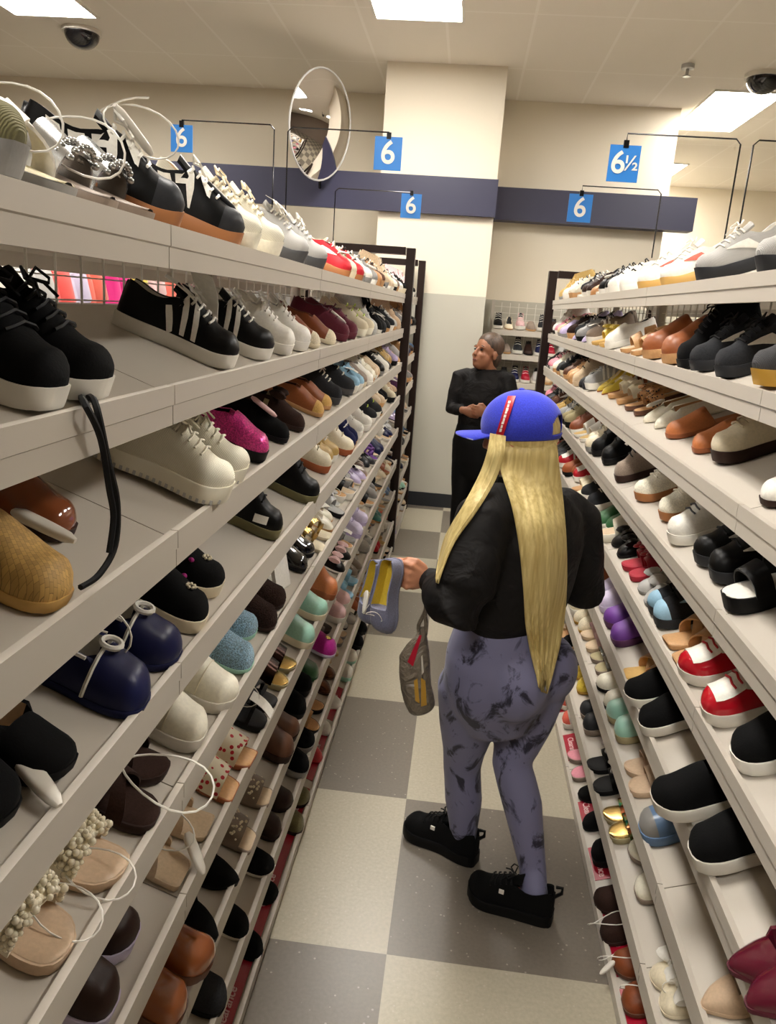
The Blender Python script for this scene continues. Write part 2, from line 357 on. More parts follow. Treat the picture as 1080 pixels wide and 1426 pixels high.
def rack(sd, ys, label, frame_y, rows=9):
    x = lipx(sd, 4); i = inw(sd)
    root = tag(empty('shoe_rack'), label, 'shoe rack', 'white shoe racks along the aisle')
    for k in range(rows):
        for a, b_ in zip(ys, ys[1:]): tray(sd, k, a, b_, root)
    for k in range(2): tray(sd, k, ys[0], ys[-1], root, True)
    xm = x+i*.362
    for a, b_ in zip(ys, ys[1:]):
        b = MB(); n = max(3, round((b_-a)/.105))
        for j in range(1, n): yy = a+(b_-a)*j/n; b.tube([(xm, yy, .1), (xm, yy, 1.93)], .0028, 5)
        zz = .15
        while zz < 1.93: b.tube([(xm, a, zz), (xm, b_, zz)], .002, 4); zz += .045
        b.build('wire_mesh', 'paint:white', root)
    for a in ys:
        b = MB(); b.box((xm, a, 1.0), (.03, .05, 2.0)); b.build('upright', SH, root, False)
    b = MB(); b.box((xm, (ys[0]+ys[-1])/2, .05), (.5, ys[-1]-ys[0], .098)); b.build('base', 'paint:charcoal', root, False)
    # dark end frame
    x0, x1 = lipx(sd, 0)+i*.0, lipx(sd, 0)+i*.72; b = MB()
    zt = 2.2 if sd == 'L' else 2.13
    for xx in (x0-i*.018, x1): b.box((xx, frame_y, zt/2), (.06, .08, zt))
    b.box(((x0+x1)/2, frame_y, zt-.02), (abs(x1-x0)-.04, .08, .05)); b.build('end_frame', 'paint:frame', root, False)
    return root
PAL['frame'] = (38, 26, 22)
YSL = [-.05, 1.17, 2.39, 3.61, 4.83, 5.58]; YSR = [.4, 1.62, 2.84, 4.06, 5.28, 5.92]
RL = rack('L', YSL, 'long white slanted shoe rack the shopper faces, ending in a dark frame', 5.63)
RR = rack('R', YSR, 'long white slanted shoe rack behind the shopper in the blue cap', 5.98)
RF = rack('L', [5.80, 6.92], 'short shoe rack past the first dark frame, against the pillar side', 6.97)
def strips(sd, root, segs):
    i = inw(sd); x = lipx(sd, 8); z = lipz(sd, 8)
    for y0, y1 in segs:
        b = MB(); d0, d1 = .016, .066; P = lambda d, e: (x+i*d, surf(sd, 8, x+i*d)+e)
        pr = [P(d0, .0005), P(d1, .0005), P(d1, .002), P(d0, .002)]; b.prism(pr, 1, y0, y1)
        o = b.build('clearance_strip', 'plastic:crimson', root, False)
        n = max(1, int((y1-y0)/.34))
        for j in range(n):
            dm = (d0+d1)/2; ang = math.atan(SLOPE)
            yy = y0+(y1-y0)*(j+.5)/n
            # text runs along the aisle, its top towards the rack
            ex = Vector((0, -i, 0)); ey = Vector((i*math.cos(ang), 0, math.sin(ang))); ez = ex.cross(ey)
            M = Matrix((ex, ey, ez)).transposed().to_4x4(); M.translation = Vector((x+i*dm, yy, surf(sd, 8, x+i*dm)+.0026)); text_mesh('lettering', 'Clearance', .034, .0004, 'paint:palepink', o, M)
strips('L', RL, [(.9, 1.75), (1.78, 2.5), (2.55, 2.9), (3.0, 3.3), (3.42, 3.75), (3.9, 4.3)])
strips('R', RR, [(1.3, 1.78), (1.82, 2.16), (2.2, 2.36), (2.46, 2.62), (2.9, 3.1), (3.3, 3.6)])
# ------------------------------------------------------------------ shoes: meshes in a local frame, toe at x=0, heel at x=-L, z up
OUT = dict(round=([0, .02, .06, .15, .3, .45, .6, .72, .82, .9, .95, .985, 1], [.3, .5, .64, .74, .75, .74, .86, .98, 1., .92, .76, .5, .2]),
  pointed=([0, .02, .06, .15, .3, .45, .6, .72, .82, .9, .95, .985, 1], [.3, .5, .62, .7, .7, .7, .84, .95, .88, .64, .44, .26, .1]),
  square=([0, .02, .06, .15, .3, .45, .6, .72, .82, .9, .95, .985, 1], [.35, .55, .68, .76, .74, .74, .88, .98, 1., .98, .93, .84, .66]))
def ss(a, b, x):
    t = min(1, max(0, (x-a)/(b-a))); return t*t*(3-2*t)
class Last:
    def __init__(s, kind, side, n):
        d = dict(L=.245, W=.045, out='round', t=.022, lip=.003, spring=.010, raise_=0., toe=.046, inst=.082, col=.062, heel=.066, throat=.5, hopen=.02, back=True)
        d.update(KINDS[kind]); s.__dict__.update(d); s.side = side; s.n = n
        s.u = [.5-.5*math.cos(PI*i/n) for i in range(n+1)]
    def w(s, u): a, b = OUT[s.out]; return float(np.interp(u, a, b))*s.W
    def c(s, u): return s.side*.007*math.sin(PI*min(1, max(0, (u-.2)/.8)))*-1 + s.side*.004*(u > .9)*(u-.9)*10
    def bot(s, u):
        z = s.spring*max(0, (u-.78)/.22)**2
        return z
    def foot(s, u): return s.raise_*(1-ss(.18, .72, u))
    def top(s, u): return s.bot(u)+s.foot(u)+s.t
    def x(s, u): return -s.L*(1-u)
    def H(s, u):
        if u > s.throat:
            q = (u-s.throat)/(1-s.throat); tip = 1-max(0, (u-.86)/.14)**2.2*.72
            return (s.inst+(s.toe-s.inst)*ss(0, .75, q))*tip
        return s.inst
    def col_h(s, u):
        if u < .25: return s.col+(s.heel-s.col)*(1-ss(.04, .25, u))
        return s.col+(max(s.inst*.86, s.col)-s.col)*ss(s.throat-.18, s.throat, u)
def foot_sole(l):
    """sole as a closed loft"""
    b = MB(); us = l.u
    def ring(sc, zf):
        L_, R_ = [], []
        for u in us:
            w = l.w(u)*sc+l.lip*(sc > .9); x = l.x(u)+(0 if .03 < u < .97 else (-.002 if u < .5 else .002)); z = zf(u)
            L_.append((x, l.c(u)+w, z)); R_.append((x, l.c(u)-w, z))
        return L_+R_[::-1]
    solid = getattr(l, 'wedge', False) or l.raise_ == 0
    bz = (lambda u: l.bot(u)) if solid else (lambda u: l.bot(u)+l.foot(u))
    b.grid([ring(.93, bz), ring(1., lambda u: bz(u)+(l.top(u)-bz(u))*.22), ring(1., lambda u: l.top(u)-.002), ring(.97, l.top)], cv=True)
    for zf, sc in ((bz, .93), (l.top, .97)):  # caps as strips
        P = [[(l.x(u)+(0 if .03 < u < .97 else (-.002 if u < .5 else .002)), l.c(u)+(l.w(u)*sc+l.lip*(sc > .9))*k, zf(u)) for k in (1, 0, -1)] for u in us]
        b.grid(P)
    if getattr(l, 'heelpost', 0):
        h = l.raise_; hw = l.heelpost; P = []
        for q in (0, .5, 1):
            z = h*(1-q)*1.0+.001; w = hw*(1.25-.35*q)
            P.append([(l.x(.0)+.022+w*math.cos(2*PI*k/12)*1.0+.006*q, w*math.sin(2*PI*k/12), z+.002*(q == 0)) for k in range(12)])
        b.grid(P, cv=True, cap0=True, cap1=True)
    return b
def foot_upper(l, M=8):
    """returns (upper, lining, toe cap)"""
    rows = []; us = l.u
    for u in us:
        base = l.top(u)-.003; w = l.w(u)*.985; op = (l.back or True) and l.hopen < u < l.throat; row = []
        if op:
            hc = l.col_h(u) if l.back else .004
            fl = l.top(u)+.004
            for j in range(M+1):
                if j <= 4: f = j/4; row.append((w*(1-.16*f**1.4-.05*max(0, hc-.05)/.03*f), base+(hc+.003)*f))
                elif j == 5: row.append((w*(.84-.05*max(0, hc-.05)/.03)-.005, base+hc+.001))
                elif j == 6: row.append((w*.70, (base+hc+fl)/2 if hc > .01 else fl))
                elif j == 7: row.append((w*.55, fl))
                else: row.append((0, fl))
        else:
            H = l.col_h(u)*.97 if u <= l.hopen else l.H(u)
            if not l.back and u <= l.throat: H = .004
            for j in range(M+1):
                a = PI/2*j/M; row.append((w*math.cos(a)**.75, base+H*math.sin(a)**.85))
        full = [(l.x(u), l.c(u)+y, z) for y, z in row]+[(l.x(u), l.c(u)-y, z) for y, z in row[-2::-1]]
        rows.append((u, op, full))
    up, li, tc = MB(), MB(), MB(); v = [p for r in rows for p in r[2]]; m = 2*M+1; fu, fi, ft = [], [], []
    for i in range(len(rows)-1):
        (u0, o0, _), (u1, o1, _) = rows[i], rows[i+1]
        if not l.back and u1 <= l.throat: continue
        for j in range(m-1):
            q = (i*m+j, i*m+j+1, (i+1)*m+j+1, (i+1)*m+j); jj = min(j, m-2-j)
            if jj >= 5 and (o0 and o1): fi.append(q)
            elif jj >= 6 and (o0 or o1) and u1 < .5: fi.append(q)
            elif u0 >= .8 and not o0: ft.append(q)
            else: fu.append(q)
    fu.append(tuple(range(m-1, -1, -1))); ft.append(tuple((len(rows)-1)*m+j for j in range(m)))
    if not l.back: fu.pop(-1)
    def sub(mb, fs):
        ids = sorted({i for f in fs for i in f}); mp = {a: b for b, a in enumerate(ids)}
        mb.v = [v[i] for i in ids]; mb.f = [tuple(mp[i] for i in f) for f in fs]
    return up, li, tc, (lambda mode: (sub(up, fu+(ft if mode else [])), sub(li, fi), sub(tc, ft)))
def sp(l, u, f, off=.0015):
    """point on the outside: u along, f in -1..1 from one side over the top to the other"""
    base = l.top(u)-.003; w = l.w(u)*.985+off; sg = 1 if f >= 0 else -1; g = 1-abs(f)   # g 0 at sole, 1 at ridge
    if l.hopen < u < l.throat:
        hc = l.col_h(u); q = min(1, g*1.0); return Vector((l.x(u), l.c(u)+sg*w*(1-.16*q**1.4-.05*max(0, hc-.05)/.03*q), base+(hc+.003)*q))
    a = PI/2*g; return Vector((l.x(u), l.c(u)+sg*w*math.cos(a)**.75, base+(l.H(u)+off)*math.sin(a)**.85))
def patch(b, l, path, wid, off=.002):
    """strip on the side surface following (u,f) points with half widths in f"""
    P = []
    for (u, f), wd in zip(path, wid): P.append([sp(l, u, f-wd, off), sp(l, u, f, off+.0008), sp(l, u, f+wd, off)])
    b.grid(P)
def patchu(b, l, path, wid, off=.002):
    """as patch, but the width runs along the shoe"""
    b.grid([[sp(l, u-wd, f, off), sp(l, u, f, off+.0006), sp(l, u+wd, f, off)] for (u, f), wd in zip(path, wid)])
def laces(l, n=5, knot=True):
    b = MB(); u0, u1 = l.throat+.02, min(.74, l.throat+.26)
    for i in range(n):
        u = u0+(u1-u0)*i/(n-1); b.tube([sp(l, u+.012*(j % 2), f, .004) for j, f in enumerate((.38, .2, 0, -.2, -.38))], .0026, 5)
    if knot:
        u = u0-.005; c = sp(l, u0, 0, .01)
        for sg in (1, -1):
            b.tube([c, c+Vector((-.004, sg*.02, .012)), c+Vector((.01, sg*.034, .004)), c+Vector((.016, sg*.022, .0)), c], .0022, 5)
            b.tube([c, c+Vector((.014, sg*.012, .0)), c+Vector((.03, sg*.026, -.012))], .0022, 5)
    return b
def tongue(l):
    b = MB(); P = []
    for q in (0, .35, .7, 1):
        u = l.throat+.04-.13*q; z = l.top(l.throat)+l.inst+.018*q-.006
        w = .017+.006*q; P.append([(l.x(u), l.c(.5)+y*w, z-abs(y)**2*.010) for y in (-1, -.5, 0, .5, 1)])
    Q = [[(x-.001, y, z-.006) for x, y, z in r] for r in P]
    b.grid([P[i]+Q[i][::-1] for i in range(4)], cv=True, cap0=True, cap1=True); return b
def band(l, u0, u1, h, n=12, th=.004, wmul=1.0, slant=0., wide=None):
    """arched strap over the foot between u0 and u1"""
    b = MB(); P = []
    for j in range(n+1):
        a = PI*j/n; row = []; cs, sn = math.cos(a), math.sin(a)
        for (q, t) in ((0, 0), (1, 0), (1, 1), (0, 1)):
            u = u0+(u1-u0)*q + slant*(cs)*.5; u = min(.985, max(.01, u)); hh = h(u) if callable(h) else h
            w = l.w(u)*wmul+th*t; row.append((l.x(u), l.c(u)+w*math.copysign(abs(cs)**.8, cs), l.top(u)-.004+(hh+th*t)*abs(sn)**.8))
        P.append(row)
    b.grid(P, cv=True, cap0=True, cap1=True); return b
def insole(l, th=.003):
    b = MB(); P = [[(l.x(u), l.c(u)+l.w(u)*.93*k, l.top(u)+th*(1-abs(k)**6)+.0005+.003*abs(k)**4*(.05 < u < .6)) for k in (1, .92, .5, 0, -.5, -.92, -1)] for u in l.u]
    b.grid(P); return b
def bow(c, sc=1., yaw=0.):
    b = MB(); c = Vector(c); R = Matrix.Rotation(yaw, 3, 'Z')
    for sg in (1, -1):
        P = []
        for i in range(7):
            q = i/6; w = .004+.012*math.sin(PI*min(1, q*.62)); t = .003+.005*math.sin(PI*q*.8); y = sg*(.002+.026*q)
            P.append([c+R @ Vector((w*math.cos(2*PI*k/8)*sc, y*sc, t*math.sin(2*PI*k/8)*sc+.003)) for k in range(8)])
        b.grid(P, cv=True, cap0=True, cap1=True)
    b.ell(c+Vector((0, 0, .004)), (.007*sc, .005*sc, .006*sc), nu=6, nv=8); return b
def buckle(c, w=.03, ln=.03):
    b = MB(); c = Vector(c); b.tube([c+Vector((x*ln/2, y*w/2, z)) for x, y, z in ((-1, -1, 0), (-1, 1, 0), (1, 1, -.004), (1, -1, -.004))], .0028, 6, closed=True); return b
def flower(c, r=.02, n=5):
    b = MB(); c = Vector(c)
    for k in range(n):
        a = 2*PI*k/n; b.ell(c+Vector((math.cos(a)*r*.6, math.sin(a)*r*.6, .001)), (r*.5, r*.42, .006), Matrix.Rotation(a, 3, 'Z'), 6, 8)
    return b
def pearls(l, u0, u1, h, n, r=(.0045, .007), sparse=False, seed=3):
    b = MB(); q = random.Random(seed)
    for i in range(n):
        u = q.uniform(u0, u1); f = q.uniform(-.93, .93); a = PI/2*(1-abs(f)); sg = 1 if f > 0 else -1; w = l.w(u)
        hh = h(u) if callable(h) else h; rr = q.uniform(*r); z0 = q.uniform(0, .012) if not sparse else 0
        b.ell((l.x(u), l.c(u)+sg*(w+.004+z0*.4)*math.cos(a)**.8, l.top(u)+(hh+.004+z0)*math.sin(a)**.8), (rr, rr, rr), nu=6, nv=8)
    return b
def sec_tag():
    b = MB(); P = []
    for i in range(9):
        q = i/8; x = -.042+.084*q; w = .012*(1-.35*ss(.5, 1, q))*min(1, .45+4*min(q, 1-q)); t = .006*min(1, .5+4*min(q, 1-q))
        P.append([(x, w*math.copysign(abs(math.cos(2*PI*k/12))**.6, math.cos(2*PI*k/12)), t*math.copysign(abs(math.sin(2*PI*k/12))**.6, math.sin(2*PI*k/12))) for k in range(12)])
    b.grid(P, cv=True, cap0=True, cap1=True); return b
def paper_tag():
    b = MB(); P = []
    for i in range(5):
        q = i/4; z = .01*math.sin(q*2.4); P.append([(.075*(q-.5), -.022, z), (.075*(q-.5), .022, z), (.075*(q-.5), .022, z+.0012), (.075*(q-.5), -.022, z+.0012)])
    b.grid(P, cv=True, cap0=True, cap1=True); return b
def tag_loop(r=.05, sq=.6):
    b = MB(); b.tube([(r*math.cos(2*PI*k/20), r*sq*math.sin(2*PI*k/20), r*.5*math.sin(4*PI*k/20)*.3) for k in range(20)], .0013, 5, closed=True); return b
KINDS = dict(
  sneaker=dict(t=.028, spring=.010, toe=.046, inst=.082, col=.056, heel=.066, throat=.46),
  runner=dict(t=.034, spring=.014, toe=.044, inst=.080, col=.054, heel=.072, throat=.46, lip=.005),
  slip_on_shoe=dict(t=.026, toe=.044, inst=.070, col=.050, heel=.058, throat=.54, spring=.006, lip=.004),
  loafer=dict(t=.014, spring=.006, toe=.038, inst=.066, col=.050, heel=.056, throat=.52, out='round', lip=.003),
  ballet_flat=dict(t=.009, spring=.004, toe=.030, inst=.040, col=.040, heel=.050, throat=.72, lip=.001, W=.042),
  pointed_flat=dict(t=.010, spring=.004, toe=.026, inst=.040, col=.042, heel=.050, throat=.70, out='pointed', lip=.001, W=.043, L=.255),
  clog=dict(t=.024, toe=.046, inst=.072, throat=.45, back=False, lip=.004, spring=.006, W=.047),
  mule=dict(t=.014, toe=.040, inst=.062, throat=.46, back=False, lip=.002, spring=.005, W=.046),
  slipper=dict(t=.012, toe=.050, inst=.068, col=.046, heel=.05, throat=.5, lip=.003, W=.048),
  slide_sandal=dict(t=.018, spring=.004, lip=.002, W=.044),
  square_slide=dict(t=.013, spring=.003, lip=.002, out='square', W=.042),
  platform_sandal=dict(t=.032, spring=.006, lip=.002, W=.045),
  wedge_sandal=dict(t=.016, raise_=.055, wedge=True, lip=.002, spring=.004, W=.042),
  court_shoe=dict(t=.006, raise_=.058, heelpost=.010, toe=.028, inst=.040, col=.040, heel=.052, throat=.72, out='pointed', lip=.001, W=.040, L=.235, spring=0),
  ankle_boot=dict(t=.026, toe=.050, inst=.115, col=.125, heel=.125, throat=.44, lip=.005, spring=.006),
  bow_flat=dict(t=.012, spring=.004, toe=.046, inst=.058, col=.050, heel=.056, throat=.66, lip=.002, W=.046),
  cutout_shoe=dict(t=.014, toe=.036, inst=.050, col=.046, heel=.052, throat=.66, lip=.002))
BACKLESS = ('clog', 'mule')
SANDALS = ('slide_sandal', 'square_slide', 'platform_sandal', 'wedge_sandal')
KIT = {}
def kit(kind, side, lod, extra):
    """cached meshes of one shoe: {part name: mesh}, plus anchor points"""
    key = (kind, side, lod, extra)
    if key in KIT: return KIT[key]
    l = Last(kind, side, (34, 20, 13)[lod]); parts = {}; ex = set(extra)
    parts['sole'] = foot_sole(l)
    if kind in SANDALS:
        parts['insole'] = insole(l)
        hh = lambda u: .040+.022*(1-ss(.55, .8, u))
        if 'cross' in ex:
            parts['strap'] = [band(l, .56, .68, hh, slant=.22, wmul=1.02), band(l, .58, .70, lambda u: hh(u)+.003, slant=-.22, wmul=1.02)]
        elif 'ankle' in ex:
            parts['strap'] = [band(l, .78, .86, .032, wmul=1.), band(l, .58, .64, hh, wmul=1.), band(l, .04, .09, .075, wmul=.9)]
        elif 'thin' in ex: parts['strap'] = [band(l, .70, .75, hh, slant=.12), band(l, .60, .65, hh, slant=-.12), band(l, .80, .84, .034)]
        elif 'wide' in ex: parts['strap'] = [band(l, .54, .87, hh, wmul=1.02, n=16) if kind == 'square_slide' else band(l, .42, .78, hh, wmul=1.02, n=16)]
        elif 'two' in ex: parts['strap'] = [band(l, .66, .82, hh, wmul=1.02), band(l, .42, .58, hh, wmul=1.02)]
        else: parts['strap'] = [band(l, .54, .76, hh, wmul=1.02, n=14)]
        if 'pearl' in ex: parts['pearl_cover'] = pearls(l, .44, .80, hh, 260, (.0036, .0060), seed=5)
        if 'pearldots' in ex: parts['pearl_dots'] = pearls(l, .57, .85, hh, 42, (.0026, .0042), True)
        if 'studs' in ex: parts['stud_trim'] = pearls(l, .50, .54, hh, 12, (.0022, .003), True)
        if 'bow' in ex: parts['bow'] = bow((l.x(.66), l.c(.66), l.top(.66)+hh(.66)+.004), 1.2)
        if 'flower' in ex: parts['flower'] = flower((l.x(.66), l.c(.66), l.top(.66)+hh(.66)+.006), .034); b = MB(); b.ell((l.x(.66), l.c(.66), l.top(.66)+hh(.66)+.012), (.008, .008, .006), nu=6, nv=8); parts['flower_centre'] = b
        if 'buckle' in ex: parts['buckle'] = buckle((l.x(.65), l.c(.65), l.top(.65)+hh(.65)+.006), .034, .034)
        if 'chain' in ex:
            b = MB()
            for u in (.62, .70, .78):
                for j in range(9):
                    f = -.8+.2*j; p = Vector((l.x(u), l.c(u)+f*l.w(u), l.top(u)+.004+.045*math.sqrt(max(0, 1-f*f)))); b.ell(p, (.006, .005, .005), nu=5, nv=6)
            parts['chain_trim'] = b
    else:
        up, li, tc, fin = foot_upper(l, 8); fin('cap' not in ex)
        parts['upper'] = up
        if kind in BACKLESS: parts['insole'] = insole(l, .004)
        elif li.f: parts['lining'] = li
        if 'cap' in ex: parts['toe_cap'] = tc
        if kind in ('sneaker', 'runner', 'ankle_boot') and 'nolace' not in ex:
            if lod < 2: parts['tongue'] = tongue(l)
            parts['laces'] = laces(l, 5 if lod < 2 else 3, lod < 2)
        top = lambda u, e=.003: (l.x(u), l.c(u), l.top(u)-.003+l.H(u)+e)
        if 'stripe' in ex:    # slanted side stripes
            b = MB()
            for sg in (1, -1):
                for u0 in (.40, .50, .60): patchu(b, l, [(u0-.02, sg*.22), (u0, sg*.42), (u0+.025, sg*.66), (u0+.05, sg*.96)], [.022, .026, .026, .02])
            parts['side_stripe'] = b
        if 'tooth' in ex:     # bold jagged panels
            parts['side_panel'] = []
            for sg in (1, -1):
                b = MB()
                for u0, w0 in ((.20, .045), (.33, .05), (.46, .055)):
                    patchu(b, l, [(u0-.03, sg*.10), (u0, sg*.35), (u0+.05, sg*.62), (u0+.09, sg*.92)], [w0*.9, w0, w0*.6, .008], .003)
                patchu(b, l, [(.60, sg*.05), (.62, sg*.3), (.66, sg*.55)], [.05, .05, .012], .003); parts['side_panel'].append(b)
        if 'swoop' in ex:     # one swept side flash
            b = MB()
            for sg in (1, -1): patch(b, l, [(.22, sg*.42), (.34, sg*.62), (.46, sg*.70), (.58, sg*.64), (.72, sg*.5)], [.03, .09, .12, .08, .02])
            parts['side_flash'] = b
        if 'flash' in ex:     # white instep panel that forks to the sole
            b = MB(); P = []
            for u in (.60, .68, .76, .84, .90): P.append([sp(l, u, f, .0025) for f in (-.55, -.3, 0, .3, .55)])
            b.grid(P)
            for sg in (1, -1): patch(b, l, [(.64, sg*.45), (.56, sg*.60), (.50, sg*.78), (.46, sg*.97)], [.12, .09, .06, .03], .003)
            parts['instep_panel'] = b
        if 'sidecut' in ex:   # pale cut-out wedge on the flank
            b = MB()
            for sg in (1, -1): patch(b, l, [(.30, sg*.35), (.38, sg*.6), (.46, sg*.95)], [.03, .16, .02])
            parts['side_cutout'] = b
        if 'gore' in ex:
            b = MB()
            for sg in (1, -1): patch(b, l, [(.50, sg*.30), (.545, sg*.46), (.585, sg*.60)], [.10, .09, .03])
            parts['elastic_gore'] = b
        if 'trim' in ex:      # piping round the collar and down the vamp
            b = MB(); pts = []
            for u in np.linspace(.06, l.throat-.02, 9): pts.append(sp(l, u, .02, .002))
            b.tube(pts, .0028, 5); b.tube([Vector((p.x, 2*l.c(.5)-p.y, p.z)) for p in pts], .0028, 5)
            for sg in (1, -1): b.tube([sp(l, l.throat+.03, sg*f, .002) for f in (.05, .3, .55, .8, .98)], .0028, 5)
            parts['piping'] = b
        if 'bow' in ex: parts['bow'] = bow(top(min(.82, l.throat+.06)), 1.15)
        if 'bigbow' in ex: parts['bow'] = bow(top(min(.82, l.throat+.05)), 1.7)
        if 'buckle' in ex:
            parts['buckle'] = buckle(top(l.throat+.08, .004), .032, .034)
        if 'ring' in ex:
            b = MB(); c = Vector(top(l.throat+.05, .007)); b.tube([c+Vector((.013*math.cos(2*PI*k/14), .013*math.sin(2*PI*k/14), 0)) for k in range(14)], .004, 6, closed=True); parts['ring'] = b
        if 'charm' in ex:
            b = MB()
            for k in range(7): b.ell(Vector(top(.80, .004))+Vector((.008*math.cos(k*.9), .008*math.sin(k*.9), 0)), (.0034,)*3, nu=5, nv=6)
            parts['charm'] = b
            b = MB(); b.ell(Vector(sp(l, .70, l.side*-.45, .003)), (.006, .005, .005), nu=6, nv=8); parts['embroidered_heart'] = b
        if 'strapover' in ex: parts['strap'] = band(l, .44, .50, .062, wmul=.98, n=12)
        if 'medal' in ex:
            b = MB(); b.ell(Vector(top(.80, .002)), (.014, .014, .004), nu=6, nv=12); parts['emblem'] = b
        if 'tread' in ex:
            parts['tread'] = []
            for sg in (1, -1):
                b = MB()
                for i in range(20):
                    u = .03+.94*i/19; b.box((l.x(u), l.c(u)+sg*(l.w(u)+l.lip-.001), l.bot(u)+.005), (.005, .004, .008))
                parts['tread'].append(b)
        if 'seam' in ex:
            b = MB(); b.tube([sp(l, .70, f, .0012) for f in (.98, .8, .6, .4, .2, 0, -.2, -.4, -.6, -.8, -.98)], .0012, 4); parts['seam'] = b
        if kind == 'loafer' and 'plain' not in ex:
            b = MB(); b = band(l, .52, .58, lambda u: l.H(u)-.001, wmul=.98, th=.003); parts['saddle_strap'] = b
        if 'heelclip' in ex: parts['pull_tab'] = band(l, .0, .0, .01) if False else (lambda q: (q.box((l.x(0)-.002, 0, l.top(0)+l.heel), (.006, .014, .03)), q)[1])(MB())
        if 'longlace' in ex:
            b = MB(); parts['hanging_lace'] = b
    out = {}
    for nme, b in parts.items():
        out[nme] = [x.mesh(nme) for x in b if x.v] if isinstance(b, list) else ([b.mesh(nme)] if b.v else [])
    anchors = dict(vamp=(l.x(.74), l.c(.74), l.top(.74)+(l.H(.74) if kind not in SANDALS else .05)), instep=(l.x(.5), l.c(.5), l.top(.5)+(.07 if kind not in SANDALS else .03)), L=l.L, last=l)
    KIT[key] = (out, anchors); return KIT[key]
DEFPART = dict(tongue='upper', laces='laces', strap='upper', bow='upper', piping='white', buckle='metal:silver', flower='upper', flower_centre='pearl', side_stripe='white', side_panel='white', side_flash='white',
  instep_panel='white', side_cutout='nude', elastic_gore='black', ring='metal:silver', charm='pearl', embroidered_heart='magenta', pearl_cover='satin:pearl', pearl_dots='satin:pearl', stud_trim='metal:silver', chain_trim='metal:silver',
  toe_cap='upper', emblem='metal:gold', tread='sole', seam='darkgrey', saddle_strap='upper', pull_tab='upper', hanging_lace='black', insole='tan', lining='darkgrey', sole='black')
def shoe(kind, name, M, cols, extra=(), side=1, lod=0, label=None, cat=None, group=None, parent=None, scale=1.):
    """one shoe at matrix M; cols: upper, sole and any part -> material key"""
    parts, an = kit(kind, side, lod, tuple(sorted(extra)))
    root = empty(name, M @ Matrix.Scale(scale, 4), parent); tag(root, label, cat, group)
    for nme, ms in parts.items():
        k = cols.get(nme)
        if k is None:
            k = DEFPART.get(nme, 'upper')
            k = cols.get(k, k)
            if nme == 'laces': k = cols.get('laces', cols['upper'])
        for me in ms: link(nme, me, k, root)
    return root, an
def add_tag(root, an, what, at=None, rz=0., rx=0., ry=0., sc=1., m=None):
    key = ('x', what)
    if key not in KIT: KIT[key] = dict(security_tag=sec_tag, price_tag=paper_tag, tag_loop=tag_loop)[what]().mesh(what)
    p = Vector(at if at is not None else an['vamp'])
    mw = Matrix.Translation(p) @ Matrix.Rotation(rz, 4, 'Z') @ Matrix.Rotation(ry, 4, 'Y') @ Matrix.Rotation(rx, 4, 'X') @ Matrix.Scale(sc, 4)
    return link(what, KIT[key], m or {'security_tag': 'plastic:offwhite', 'price_tag': 'white', 'tag_loop': 'plastic:white'}[what], root, mw)
NOUN = dict(sneaker='sneaker', runner='running shoe', slip_on_shoe='slip-on', loafer='loafer', ballet_flat='ballet flat', pointed_flat='pointed flat', clog='clog', mule='mule', slipper='slipper',
  slide_sandal='slide sandal', square_slide='square-toe sandal', platform_sandal='platform sandal', wedge_sandal='wedge sandal', court_shoe='heeled pump', ankle_boot='ankle boot', cutout_shoe='cut-out flat', bow_flat='flat')
NAME = dict(runner='running_shoe', square_slide='square_toe_sandal', court_shoe='heeled_pump', cutout_shoe='cutout_flat', bow_flat='ballet_flat')
ORD = ['top', 'second', 'third', 'fourth', 'fifth', 'sixth', 'seventh', 'eighth', 'lowest']
RACKN = dict(L='rack the blonde faces', R='rack behind the blonde')
PLACED = {}   # (side, k) -> list of (y, desc)
USED = set()
def shoe_matrix(sd, k, x, y, yaw=0., lift=0.):
    i = inw(sd); ang = math.atan(SLOPE)
    ex = Vector((-i*math.cos(ang), 0, -math.sin(ang))); ez = Vector((-i*math.sin(ang), 0, math.cos(ang))); ez = Vector((ex.z*-(-i)*1, 0, 0)) if False else Vector((-i*math.sin(ang), 0, math.cos(ang)))
    ey = ez.cross(ex); M = Matrix((ex, ey, ez)).transposed().to_4x4()
    M = M @ Matrix.Rotation(math.radians(yaw)*(1 if sd == 'L' else -1), 4, 'Z')
    M.translation = Vector((x, y, surf(sd, k, x)+.0008)) + ez*lift
    return M
def toe_pos(sd, k, px, py, flat):
    if flat:
        x = lipx(sd, k)+inw(sd)*.02; p = atX(px, py, x); return x, p.y
    d = ray(px, py); z0 = lipz(sd, k)-.012; x0 = lipx(sd, k)+inw(sd)*.012; i = inw(sd)
    # z = z0 + (x-x0)*i*SLOPE
    t = (z0-x0*i*SLOPE-CAMH)/(d[2]-d[0]*i*SLOPE); x = d[0]*t; y = d[1]*t
    dep = (x-lipx(sd, k))*i
    if dep < -.09 or dep > .14:   # fall back on the lip line
        x = lipx(sd, k)+i*min(max(dep, -.02), .1); y = atX(px, py, x).y
    return x, y
def cols(s):
    """'upper=black sole=white' -> dict"""
    return dict(p.split('=') for p in s.split())
